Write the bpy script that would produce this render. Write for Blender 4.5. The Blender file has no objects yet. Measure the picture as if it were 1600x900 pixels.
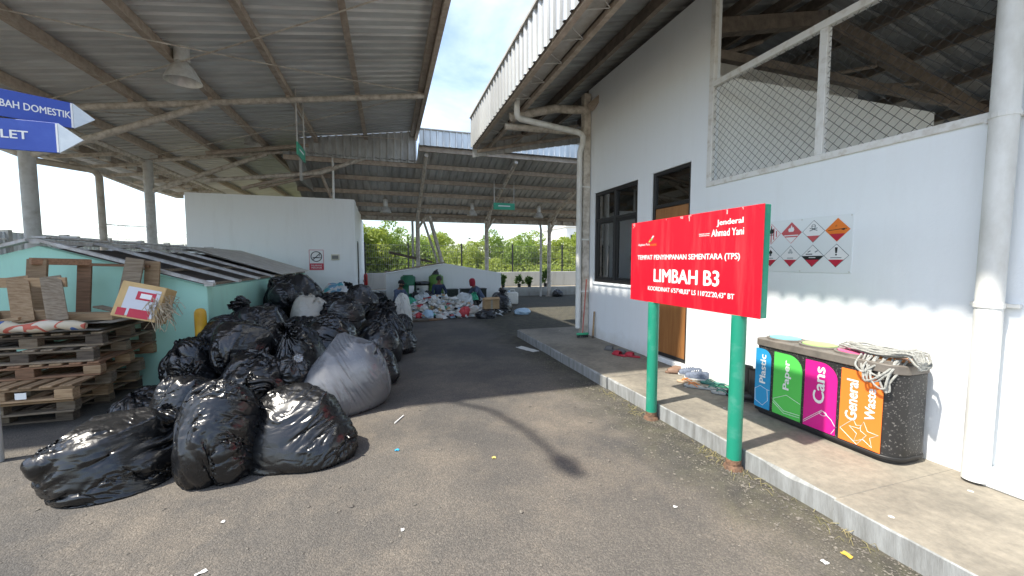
import bpy, bmesh, math, random
import numpy as np
from mathutils import Vector, Matrix, noise
R_=math.radians
PI=math.pi
sc=bpy.context.scene
COL=sc.collection
# ------------------------------------------------------------------ camera, sky, sun, exposure
cam=bpy.data.cameras.new('camera'); cam_o=bpy.data.objects.new('camera',cam); COL.objects.link(cam_o)
cam.sensor_width=36; cam.lens=36*620/1600; cam.clip_start=.05; cam.clip_end=2000
cam_o.location=(0,0,1.6); cam_o.rotation_euler=(R_(90-3.88),0,R_(-17.3)); sc.camera=cam_o
SUN_EL=R_(59); SUN_AZ=R_(82)                 # azimuth the shadows fall towards, from +Y to +X
world=bpy.data.worlds.new('World'); sc.world=world; world.use_nodes=True
wn=world.node_tree; bg=wn.nodes['Background']
sky=wn.nodes.new('ShaderNodeTexSky'); sky.sky_type='NISHITA'; sky.sun_disc=False
sky.sun_elevation=SUN_EL; sky.sun_rotation=SUN_AZ+PI; sky.dust_density=1.2; sky.air_density=1.0; sky.ozone_density=1.0
tc=wn.nodes.new('ShaderNodeTexCoord'); mp=wn.nodes.new('ShaderNodeMapping'); mp.inputs['Scale'].default_value=(1,1,2.2)
cn=wn.nodes.new('ShaderNodeTexNoise'); cn.inputs['Scale'].default_value=2.3; cn.inputs['Detail'].default_value=7; cn.inputs['Roughness'].default_value=.55; cn.inputs['Distortion'].default_value=.3
cr=wn.nodes.new('ShaderNodeValToRGB'); cr.color_ramp.elements[0].position=.42; cr.color_ramp.elements[1].position=.72
mx=wn.nodes.new('ShaderNodeMix'); mx.data_type='RGBA'; mx.inputs[7].default_value=(6.4,6.9,7.6,1)
mf=wn.nodes.new('ShaderNodeMath'); mf.operation='MULTIPLY'; mf.inputs[1].default_value=.55
wl=wn.links.new
wl(tc.outputs['Generated'],mp.inputs[0]); wl(mp.outputs[0],cn.inputs['Vector']); wl(cn.outputs['Fac'],cr.inputs[0]); wl(cr.outputs[0],mf.inputs[0])
wl(mf.outputs[0],mx.inputs[0]); wl(sky.outputs[0],mx.inputs[6]); wl(mx.outputs[2],bg.inputs[0]); bg.inputs[1].default_value=.135
sun=bpy.data.lights.new('sun','SUN'); sun.energy=3.35; sun.angle=R_(1.2); sun.color=(1,.94,.83)
sun_o=bpy.data.objects.new('sun',sun); COL.objects.link(sun_o)
SD=Vector((math.sin(SUN_AZ)*math.cos(SUN_EL),math.cos(SUN_AZ)*math.cos(SUN_EL),-math.sin(SUN_EL)))
sun_o.rotation_euler=SD.to_track_quat('-Z','Y').to_euler(); sun_o.location=(-20,-5,30)
vs=sc.view_settings; vs.view_transform='Standard'; vs.look='None'; vs.gamma=1; vs.exposure=1.3; vs.use_curve_mapping=False

# ------------------------------------------------------------------ materials
MATS={}
def mat(name,col,rough=.6,col2=None,scale=6,detail=5,bump=0,bscale=40,metal=0,spec=.5,stretch=(1,1,1),lo=.35,hi=.65,trans=0,coat=0,fine=0,world_co=False):
    """Principled surface: two real colours mixed by noise, plus fine relief."""
    if name in MATS: return MATS[name]
    m=bpy.data.materials.new(name); m.use_nodes=True; nt=m.node_tree; N=nt.nodes; L=nt.links.new
    b=N['Principled BSDF']; b.inputs['Roughness'].default_value=rough; b.inputs['Metallic'].default_value=metal
    b.inputs['Specular IOR Level'].default_value=spec; b.inputs['Transmission Weight'].default_value=trans; b.inputs['Coat Weight'].default_value=coat
    b.inputs['Base Color'].default_value=(*col,1)
    t=N.new('ShaderNodeTexCoord'); mpn=N.new('ShaderNodeMapping'); mpn.inputs['Scale'].default_value=stretch
    if world_co:
        g=N.new('ShaderNodeNewGeometry'); L(g.outputs['Position'],mpn.inputs[0])
    else: L(t.outputs['Object'],mpn.inputs[0])
    if col2:
        n=N.new('ShaderNodeTexNoise'); n.inputs['Scale'].default_value=scale; n.inputs['Detail'].default_value=detail; n.inputs['Roughness'].default_value=.62
        r=N.new('ShaderNodeValToRGB'); r.color_ramp.elements[0].position=lo; r.color_ramp.elements[1].position=hi
        r.color_ramp.elements[0].color=(*col,1); r.color_ramp.elements[1].color=(*col2,1)
        L(mpn.outputs[0],n.inputs['Vector']); L(n.outputs['Fac'],r.inputs[0]); L(r.outputs[0],b.inputs['Base Color'])
        rr=N.new('ShaderNodeMapRange'); rr.inputs[3].default_value=max(0,rough-.1); rr.inputs[4].default_value=min(1,rough+.12)
        L(n.outputs['Fac'],rr.inputs[0]); L(rr.outputs[0],b.inputs['Roughness'])
    if bump:
        n2=N.new('ShaderNodeTexNoise'); n2.inputs['Scale'].default_value=bscale; n2.inputs['Detail'].default_value=6
        bp=N.new('ShaderNodeBump'); bp.inputs['Strength'].default_value=bump; bp.inputs['Distance'].default_value=.02
        L(mpn.outputs[0],n2.inputs['Vector']); L(n2.outputs['Fac'],bp.inputs['Height']); L(bp.outputs[0],b.inputs['Normal'])
    MATS[name]=m; return m
def nodes(m): return m.node_tree.nodes, m.node_tree.links.new, m.node_tree.nodes['Principled BSDF']

# white render with faint grime streaks
def paint(name,col,grime,amount=.5):
    m=mat(name,col,.75); N,L,b=nodes(m)
    g=N.new('ShaderNodeNewGeometry')
    mp1=N.new('ShaderNodeMapping'); mp1.inputs['Scale'].default_value=(4,4,.5)
    n1=N.new('ShaderNodeTexNoise'); n1.inputs['Scale'].default_value=1.6; n1.inputs['Detail'].default_value=8; n1.inputs['Roughness'].default_value=.7
    n2=N.new('ShaderNodeTexNoise'); n2.inputs['Scale'].default_value=.7; n2.inputs['Detail'].default_value=4
    L(g.outputs['Position'],mp1.inputs[0]); L(mp1.outputs[0],n1.inputs['Vector']); L(g.outputs['Position'],n2.inputs['Vector'])
    r=N.new('ShaderNodeValToRGB'); r.color_ramp.elements[0].position=.50; r.color_ramp.elements[1].position=.86
    L(n1.outputs['Fac'],r.inputs[0])
    mu=N.new('ShaderNodeMath'); mu.operation='MULTIPLY'; L(r.outputs[0],mu.inputs[0]); L(n2.outputs['Fac'],mu.inputs[1])
    m2=N.new('ShaderNodeMath'); m2.operation='MULTIPLY'; m2.inputs[1].default_value=amount*1.6; L(mu.outputs[0],m2.inputs[0])
    # splash dirt with a ragged edge just above the paving
    sx=N.new('ShaderNodeSeparateXYZ'); L(g.outputs['Position'],sx.inputs[0])
    n4=N.new('ShaderNodeTexNoise'); n4.inputs['Scale'].default_value=5; n4.inputs['Detail'].default_value=6; L(g.outputs['Position'],n4.inputs['Vector'])
    hgt=N.new('ShaderNodeMath'); hgt.operation='MULTIPLY_ADD'; hgt.inputs[1].default_value=-.45; L(n4.outputs['Fac'],hgt.inputs[0]); L(sx.outputs['Z'],hgt.inputs[2])
    mr=N.new('ShaderNodeMapRange'); mr.inputs[1].default_value=-.10; mr.inputs[2].default_value=.16; mr.inputs[3].default_value=.5; mr.inputs[4].default_value=0; L(hgt.outputs[0],mr.inputs[0])
    ad=N.new('ShaderNodeMath'); ad.operation='ADD'; ad.use_clamp=True; L(m2.outputs[0],ad.inputs[0]); L(mr.outputs[0],ad.inputs[1])
    mxn=N.new('ShaderNodeMix'); mxn.data_type='RGBA'; mxn.inputs[6].default_value=(*col,1); mxn.inputs[7].default_value=(*grime,1)
    L(ad.outputs[0],mxn.inputs[0]); L(mxn.outputs[2],b.inputs['Base Color'])
    bp=N.new('ShaderNodeBump'); bp.inputs['Strength'].default_value=.16; bp.inputs['Distance'].default_value=.012
    n3=N.new('ShaderNodeTexNoise'); n3.inputs['Scale'].default_value=60; n3.inputs['Detail'].default_value=4; L(g.outputs['Position'],n3.inputs['Vector']); L(n3.outputs['Fac'],bp.inputs['Height']); L(bp.outputs[0],b.inputs['Normal'])
    return m
M_wall=paint('white_render',(.82,.85,.87),(.56,.54,.49),.22)
M_store=paint('storeroom_render',(.86,.87,.85),(.55,.53,.48),.25)
M_inner=paint('interior_render',(.82,.82,.79),(.50,.48,.43),.4)
M_mint=paint('mint_render',(.44,.76,.62),(.34,.52,.42),.45)
M_lowwall=paint('grey_render',(.46,.46,.44),(.22,.21,.18),.9)
M_steel=mat('dusty_grey_paint_steel',(.62,.57,.50),.65,(.24,.19,.14),9,6,.25,60,lo=.40,hi=.78)
M_steel2=mat('pale_grey_paint_steel',(.50,.49,.46),.6,(.33,.30,.26),7,6,.2,60,lo=.45,hi=.8)
M_purlin=mat('brown_dusty_purlin_steel',(.50,.42,.345),.75,(.34,.275,.22),8,6,.25,60)
M_roof=mat('galvanised_roof_sheet',(.66,.67,.66),.45,(.52,.52,.51),2.2,5,.08,30,metal=.15,stretch=(.6,3,1))
M_roof2=mat('weathered_roof_sheet',(.54,.55,.54),.5,(.38,.38,.37),2.2,5,.08,30,metal=.15,stretch=(3,.6,1))
M_fascia=mat('bright_fascia_sheet',(.66,.68,.68),.38,(.52,.54,.55),3,4,.04,30,metal=.45,stretch=(1,1,.4))
M_purlin_shade=mat('shade_toned_dusty_purlin_steel',(.22,.18,.145),.75,(.13,.105,.085),8,6,.25,60)  # darker copy of the purlin steel: the building's interior shade put into its colour
M_roof_shade=mat('shade_toned_roof_sheet',(.34,.35,.345),.5,(.24,.24,.235),2.2,5,.08,30,metal=.15,stretch=(.6,3,1))  # roof sheet copy with the dimness inside the building painted into its colour
M_pipe=mat('white_plastic_pipe',(.74,.74,.71),.45,(.50,.48,.43),5,6,.05,40,stretch=(1,1,.5),lo=.45,hi=.85)
M_pipe2=mat('dusty_drain_pipe',(.50,.45,.38),.6,(.34,.29,.23),6,5,.1,40)
M_dark=mat('dark_bronze_frame',(.022,.021,.021),.4,spec=.4)
M_white=mat('white_paint',(.82,.82,.80),.5)
M_whitesteel=mat('white_paint_steel',(.72,.71,.68),.55,(.46,.41,.34),12,6,.1,50,lo=.5,hi=.8)
M_red=mat('red_sign_film',(.62,.006,.022),.42,(.74,.07,.075),2.2,7,.015,3,stretch=(1,5,.45),lo=.50,hi=.90,spec=.45)
M_green=mat('green_paint_post',(.012,.25,.155),.45,(.075,.30,.22),7,8,.06,60,lo=.50,hi=.72)
M_rust=mat('rusty_post_foot',(.22,.12,.07),.85,(.10,.06,.04),25,6,.5,70)
M_letter=mat('white_letter_film',(.84,.84,.82),.55)
M_wire=mat('dark_wire',(.06,.06,.06),.5,metal=.5)
M_wiremesh=mat('galvanised_wire',(.20,.20,.20),.5,metal=.5)
M_yellow=mat('yellow_bollard_paint',(.72,.43,.02),.45,(.55,.30,.03),7,5,.05,50)
M_blue=mat('blue_sign_film',(.030,.075,.40),.4,(.05,.11,.46),6,6,.05,60,lo=.45,hi=.8)
M_arrow=mat('pale_arrow_film',(.72,.78,.80),.45,(.60,.66,.70),8,5)
M_gsign=mat('green_hanging_board',(.05,.36,.22),.45)
M_alu=mat('spun_aluminium',(.74,.74,.72),.35,(.58,.57,.54),8,4,metal=.3)
M_lampglass=mat('lamp_inner_reflector',(.66,.66,.62),.3,metal=.4)
M_woodA=mat('pallet_wood_grey',(.31,.25,.18),.85,(.18,.135,.09),5,8,.35,30,stretch=(1,12,12))
M_woodB=mat('pallet_wood_tan',(.42,.29,.17),.8,(.27,.17,.09),5,8,.35,30,stretch=(1,12,12))
M_woodC=mat('pallet_wood_red',(.33,.18,.10),.8,(.20,.11,.06),5,8,.35,30,stretch=(1,12,12))
M_woodD=mat('pallet_wood_dark',(.17,.135,.10),.88,(.085,.065,.05),5,8,.35,30,stretch=(1,12,12))
WOODS=[M_woodA,M_woodB,M_woodC,M_woodD]
M_door=mat('varnished_door_timber',(.36,.165,.055),.38,(.26,.105,.032),2.2,7,.06,30,stretch=(1,9,.7),coat=.15)
M_card=mat('cardboard',(.46,.31,.17),.85,(.38,.25,.13),6,4,.08,50)
M_cardg=mat('grey_flattened_card',(.40,.37,.31),.85,(.28,.25,.2),6,4,.08,50)
M_straw=mat('frayed_straw_fibre',(.50,.42,.29),.9,(.36,.29,.2),20,4)
M_rope=mat('grey_rope',(.42,.42,.39),.9,(.26,.26,.24),60,4,.5,160)
M_black=mat('black_rubber',(.018,.018,.019),.5)
M_skin=mat('skin',(.24,.12,.07),.55,(.20,.10,.06),10,3)
M_hair=mat('black_hair',(.012,.010,.009),.5)
M_navy=mat('navy_shirt_cloth',(.03,.05,.10),.9,(.02,.03,.07),14,4,.3,40)
M_bluegrey=mat('blue_grey_jacket_cloth',(.10,.13,.20),.9,(.06,.08,.13),14,4,.3,40)
M_trouser=mat('dark_trouser_cloth',(.035,.03,.03),.9,(.02,.018,.018),14,4,.3,40)
M_redcloth=mat('dark_red_headcloth',(.28,.015,.03),.9)
M_maskcloth=mat('black_mask_cloth',(.012,.012,.013),.85)
M_slag=mat('wall_panel_concrete',(.40,.40,.37),.85,(.28,.28,.25),3,6,.2,30)

def film(name,col,rough=.3,trans=0.,bs=9,strength=.5):
    """thin plastic film: gloss broken by fine creases"""
    m=mat(name,col,rough); N,L,b=nodes(m); b.inputs['Specular IOR Level'].default_value=.65
    t=N.new('ShaderNodeTexCoord'); mp_=N.new('ShaderNodeMapping'); mp_.inputs['Scale'].default_value=(1,1,2.1); mp_.inputs['Rotation'].default_value=(.3,.2,0)
    L(t.outputs['Object'],mp_.inputs[0])
    n0=N.new('ShaderNodeTexNoise'); n0.inputs['Scale'].default_value=3.; n0.inputs['Detail'].default_value=2; L(mp_.outputs[0],n0.inputs['Vector'])
    va=N.new('ShaderNodeVectorMath'); va.operation='MULTIPLY_ADD'; va.inputs[1].default_value=(.35,.35,.35); L(n0.outputs['Color'],va.inputs[0]); L(mp_.outputs[0],va.inputs[2])
    n1=N.new('ShaderNodeTexNoise'); n1.noise_type='RIDGED_MULTIFRACTAL'; n1.inputs['Scale'].default_value=bs; n1.inputs['Detail'].default_value=3; n1.inputs['Roughness'].default_value=.5
    L(va.outputs[0],n1.inputs['Vector'])
    n2=N.new('ShaderNodeTexVoronoi'); n2.feature='DISTANCE_TO_EDGE'; n2.inputs['Scale'].default_value=bs*.45; L(va.outputs[0],n2.inputs['Vector'])
    ad=N.new('ShaderNodeMath'); ad.operation='MULTIPLY_ADD'; ad.inputs[1].default_value=.50; L(n1.outputs['Fac'],ad.inputs[0]); L(n2.outputs['Distance'],ad.inputs[2])
    bp=N.new('ShaderNodeBump'); bp.inputs['Strength'].default_value=strength; bp.inputs['Distance'].default_value=.03; L(ad.outputs[0],bp.inputs['Height']); L(bp.outputs[0],b.inputs['Normal'])
    n3=N.new('ShaderNodeTexNoise'); n3.inputs['Scale'].default_value=4; n3.inputs['Detail'].default_value=5; L(t.outputs['Object'],n3.inputs['Vector'])
    mr=N.new('ShaderNodeMapRange'); mr.inputs[1].default_value=.3; mr.inputs[2].default_value=.7; mr.inputs[3].default_value=rough*.75; mr.inputs[4].default_value=rough*1.5; L(n3.outputs['Fac'],mr.inputs[0]); L(mr.outputs[0],b.inputs['Roughness'])
    if trans: b.inputs['Transmission Weight'].default_value=trans; b.inputs['IOR'].default_value=1.12
    return m
M_bag=film('black_bin_bag_film',(.0075,.0078,.0088),.235,strength=.34)
M_bagdull=film('dusty_black_bag_film',(.013,.0135,.0155),.25,strength=.36)
M_baggrey=film('silver_grey_bag_film',(.135,.14,.15),.27,bs=5,strength=.22)
M_bagclear=film('cloudy_beige_bag_film',(.46,.43,.37),.35)
M_bagwhite=film('white_sack_film',(.66,.65,.60),.5)
M_bagpale=film('pale_clear_bag_film',(.52,.55,.55),.3)
M_bagred=film('red_carrier_film',(.55,.05,.06),.4)
M_baggreen=film('green_carrier_film',(.03,.36,.20),.4)
M_bagblue=film('light_blue_film',(.42,.58,.72),.35)
# colourful printed film
M_bagprint=film('flower_print_film',(.6,.6,.62),.35)
def _print():
    N,L,b=nodes(M_bagprint); t=N.new('ShaderNodeTexCoord'); v=N.new('ShaderNodeTexVoronoi'); v.inputs['Scale'].default_value=9; L(t.outputs['Object'],v.inputs['Vector'])
    sp=N.new('ShaderNodeSeparateColor'); L(v.outputs['Color'],sp.inputs[0]); r=N.new('ShaderNodeValToRGB'); r.color_ramp.interpolation='CONSTANT'
    e=r.color_ramp.elements; e[0].position=0; e[0].color=(.62,.62,.6,1); e[1].position=.45; e[1].color=(.10,.42,.48,1)
    for p,c in ((.6,(.6,.12,.12,1)),(.72,(.62,.62,.6,1)),(.86,(.16,.35,.5,1))): x=e.new(p); x.color=c
    L(sp.outputs[0],r.inputs[0]); L(r.outputs[0],b.inputs['Base Color'])
_print()
def glassy(name,tint,alpha):
    m=bpy.data.materials.new(name); m.use_nodes=True; nt=m.node_tree; N=nt.nodes; L=nt.links.new
    out=N['Material Output']; N.remove(N['Principled BSDF'])
    tr=N.new('ShaderNodeBsdfTransparent'); tr.inputs[0].default_value=(*tint,1); gl=N.new('ShaderNodeBsdfGlossy'); gl.inputs['Roughness'].default_value=.02
    fr=N.new('ShaderNodeFresnel'); fr.inputs[0].default_value=1.5
    ma=N.new('ShaderNodeMath'); ma.operation='MULTIPLY_ADD'; ma.inputs[1].default_value=1.; ma.inputs[2].default_value=alpha; L(fr.outputs[0],ma.inputs[0])
    mx_=N.new('ShaderNodeMixShader'); L(ma.outputs[0],mx_.inputs[0]); L(tr.outputs[0],mx_.inputs[1]); L(gl.outputs[0],mx_.inputs[2]); L(mx_.outputs[0],out.inputs[0]); return m
M_glass=glassy('tinted_window_glass',(.80,.82,.81),.20)

# asphalt: aggregate, dusty worn patches, damp dirt and moss along the kerb
def asphalt():
    m=mat('asphalt',(.07,.066,.062),.9); N,L,b=nodes(m)
    g=N.new('ShaderNodeNewGeometry'); P=g.outputs['Position']
    def no(s,d,r=.6,v=P):
        n=N.new('ShaderNodeTexNoise'); n.inputs['Scale'].default_value=s; n.inputs['Detail'].default_value=d; n.inputs['Roughness'].default_value=r; L(v,n.inputs['Vector']); return n.outputs['Fac']
    def ramp(v,a,c0,bb,c1):
        r=N.new('ShaderNodeValToRGB'); r.color_ramp.elements[0].position=a; r.color_ramp.elements[0].color=(*c0,1); r.color_ramp.elements[1].position=bb; r.color_ramp.elements[1].color=(*c1,1); L(v,r.inputs[0]); return r.outputs[0]
    def mixc(f,a,c,t='MIX'):
        x=N.new('ShaderNodeMix'); x.data_type='RGBA'; x.blend_type=t
        if isinstance(f,float): x.inputs[0].default_value=f
        else: L(f,x.inputs[0])
        for i,q in ((6,a),(7,c)):
            if isinstance(q,tuple): x.inputs[i].default_value=(*q,1)
            else: L(q,x.inputs[i])
        return x.outputs[2]
    def mth(op,a,c=None,d=None,cl=False):
        x=N.new('ShaderNodeMath'); x.operation=op; x.use_clamp=cl
        for i,q in enumerate((a,c,d)):
            if q is None: continue
            if isinstance(q,(int,float)): x.inputs[i].default_value=q
            else: L(q,x.inputs[i])
        return x.outputs[0]
    base=ramp(no(.55,6),.32,(.070,.068,.066),.70,(.138,.124,.107))
    tan=ramp(no(.9,7,.7),.46,(0,0,0),.68,(.8,.8,.8))
    base=mixc(tan,base,(.180,.155,.126))
    v=N.new('ShaderNodeTexVoronoi'); v.inputs['Scale'].default_value=135; L(P,v.inputs['Vector'])
    sp=N.new('ShaderNodeSeparateColor'); L(v.outputs['Color'],sp.inputs[0])
    ag=ramp(sp.outputs[0],.30,(.78,.78,.78),.98,(1.36,1.33,1.28))
    base=mixc(.85,base,ag,'MULTIPLY')
    # old patches, oil stains and tyre polish
    st=ramp(no(.38,5,.75),.56,(0,0,0),.64,(1,1,1)); base=mixc(mth('MULTIPLY',st,.28),base,(.055,.052,.05))
    mpt=N.new('ShaderNodeMapping'); mpt.inputs['Scale'].default_value=(1.6,.16,1); mpt.inputs['Rotation'].default_value=(0,0,.12); L(P,mpt.inputs[0])
    ty=ramp(no(1.2,5,.6,mpt.outputs[0]),.50,(0,0,0),.70,(1,1,1)); base=mixc(mth('MULTIPLY',ty,.20),base,(.058,.055,.052))
    v2=N.new('ShaderNodeTexVoronoi'); v2.inputs['Scale'].default_value=62; L(P,v2.inputs['Vector'])
    s2=N.new('ShaderNodeSeparateColor'); L(v2.outputs['Color'],s2.inputs[0])
    chip=mth('MULTIPLY',mth('GREATER_THAN',s2.outputs[1],.93),mth('LESS_THAN',v2.outputs['Distance'],.33))
    chip=mth('MULTIPLY',chip,ramp(no(1.3,3),.50,(0,0,0),.7,(1,1,1)))
    base=mixc(mth('MULTIPLY',chip,.45),base,(.36,.33,.28))
    # damp, mossy strip beside the kerb (ragged)
    sx=N.new('ShaderNodeSeparateXYZ'); L(P,sx.inputs[0])
    k=mth('MULTIPLY_ADD',no(1.7,6,.65),1.35,sx.outputs['X'])
    kf=N.new('ShaderNodeMapRange'); kf.inputs[1].default_value=2.62; kf.inputs[2].default_value=3.15; L(k,kf.inputs[0])
    damp=ramp(no(7,6,.7),.42,(.036,.034,.026),.62,(.085,.082,.05))
    base=mixc(mth('MULTIPLY',kf.outputs[0],.72),base,damp)
    L(base,b.inputs['Base Color'])
    h=mth('ADD',mth('MULTIPLY',v.outputs['Distance'],-.55),mth('ADD',mth('MULTIPLY',no(26,6),.9),mth('MULTIPLY',v2.outputs['Distance'],-.35)))
    bp=N.new('ShaderNodeBump'); bp.inputs['Strength'].default_value=.55; bp.inputs['Distance'].default_value=.014; L(h,bp.inputs['Height']); L(bp.outputs[0],b.inputs['Normal'])
    b.inputs['Specular IOR Level'].default_value=.35
    return m
M_asphalt=asphalt()
M_soil=mat('sandy_soil',(.26,.22,.16),.95,(.16,.14,.09),.5,6,.3,8,world_co=True)
def concrete():
    m=mat('walkway_concrete',(.262,.236,.192),.8,(.165,.150,.125),1.3,12,.2,45,world_co=True,lo=.44,hi=.62); N,L,b=nodes(m)
    src=b.inputs['Base Color'].links[0].from_socket; g=N.new('ShaderNodeNewGeometry')
    n=N.new('ShaderNodeTexNoise'); n.inputs['Scale'].default_value=18; n.inputs['Detail'].default_value=8; n.inputs['Roughness'].default_value=.7; L(g.outputs['Position'],n.inputs['Vector'])
    r=N.new('ShaderNodeValToRGB'); r.color_ramp.elements[0].position=.35; r.color_ramp.elements[0].color=(.80,.80,.80,1); r.color_ramp.elements[1].position=.65; r.color_ramp.elements[1].color=(1.12,1.11,1.09,1); L(n.outputs['Fac'],r.inputs[0])
    # dark drip stains and a few pale droppings
    v=N.new('ShaderNodeTexVoronoi'); v.inputs['Scale'].default_value=3.1; L(g.outputs['Position'],v.inputs['Vector']); sp=N.new('ShaderNodeMath'); sp.operation='LESS_THAN'; sp.inputs[1].default_value=.045; L(v.outputs['Distance'],sp.inputs[0])
    x=N.new('ShaderNodeMix'); x.data_type='RGBA'; x.blend_type='MULTIPLY'; x.inputs[0].default_value=1; L(src,x.inputs[6]); L(r.outputs[0],x.inputs[7])
    y=N.new('ShaderNodeMix'); y.data_type='RGBA'; L(sp.outputs[0],y.inputs[0]); L(x.outputs[2],y.inputs[6]); y.inputs[7].default_value=(.55,.54,.50,1); L(y.outputs[2],b.inputs['Base Color']); return m
M_conc=concrete()
M_concside=mat('kerb_face_concrete',(.33,.34,.335),.85,(.17,.17,.16),3.5,8,.3,30,stretch=(1,4,.6),lo=.38,hi=.70)
M_grit=mat('loose_grit',(.20,.18,.15),.9,(.10,.09,.078),9,2,world_co=True)
# speckled terrazzo black of the bin body
def speck():
    m=mat('speckled_black_panel',(.025,.024,.024),.5); N,L,b=nodes(m); t=N.new('ShaderNodeTexCoord')
    v=N.new('ShaderNodeTexVoronoi'); v.inputs['Scale'].default_value=120; L(t.outputs['Object'],v.inputs['Vector'])
    s=N.new('ShaderNodeSeparateColor'); L(v.outputs['Color'],s.inputs[0])
    r=N.new('ShaderNodeValToRGB'); e=r.color_ramp.elements; e[0].position=.86; e[0].color=(.022,.021,.021,1); e[1].position=.97; e[1].color=(.16,.15,.14,1); L(s.outputs[0],r.inputs[0]); L(r.outputs[0],b.inputs['Base Color']); return m
M_speck=speck()
M_binrim=mat('grey_brown_bin_rim',(.20,.175,.15),.5,(.13,.115,.10),7,5,.05,50)
def leafmat(name,a,b_):
    m=mat(name,a,.55,b_,1.7,4,world_co=True,lo=.3,hi=.7); N,L,b=nodes(m)
    out=N['Material Output']; t=N.new('ShaderNodeBsdfTranslucent'); t.inputs[0].default_value=(b_[0]*1.2,b_[1]*1.2,b_[2]*.8,1); x=N.new('ShaderNodeMixShader'); x.inputs[0].default_value=.45
    L(b.outputs[0],x.inputs[1]); L(t.outputs[0],x.inputs[2]); L(x.outputs[0],out.inputs[0]); return m
M_leaf=leafmat('mangrove_leaf',(.19,.25,.04),(.32,.38,.085))
M_leaf3=leafmat('mangrove_leaf_green',(.12,.19,.035),(.22,.30,.065))
M_leaf2=leafmat('dark_shrub_leaf',(.04,.085,.02),(.08,.15,.035))
M_bark=mat('bark',(.13,.10,.07),.9,(.07,.055,.04),14,5,.5,30)

def vary(m,lo,hi):
    N,L,b=nodes(m); src=b.inputs['Base Color'].links[0].from_socket; oi=N.new('ShaderNodeObjectInfo'); mr=N.new('ShaderNodeMapRange'); mr.inputs[3].default_value=lo; mr.inputs[4].default_value=hi
    h=N.new('ShaderNodeHueSaturation'); L(oi.outputs['Random'],mr.inputs[0]); L(mr.outputs[0],h.inputs['Value']); L(src,h.inputs['Color']); L(h.outputs[0],b.inputs['Base Color'])
for q in (M_roof,M_roof2,M_roof_shade,M_fascia): vary(q,.84,1.12)
for q in WOODS: vary(q,.70,1.25)
vary(M_purlin,.85,1.15); vary(M_bagdull_fix,.8,1.2) if False else None
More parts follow.
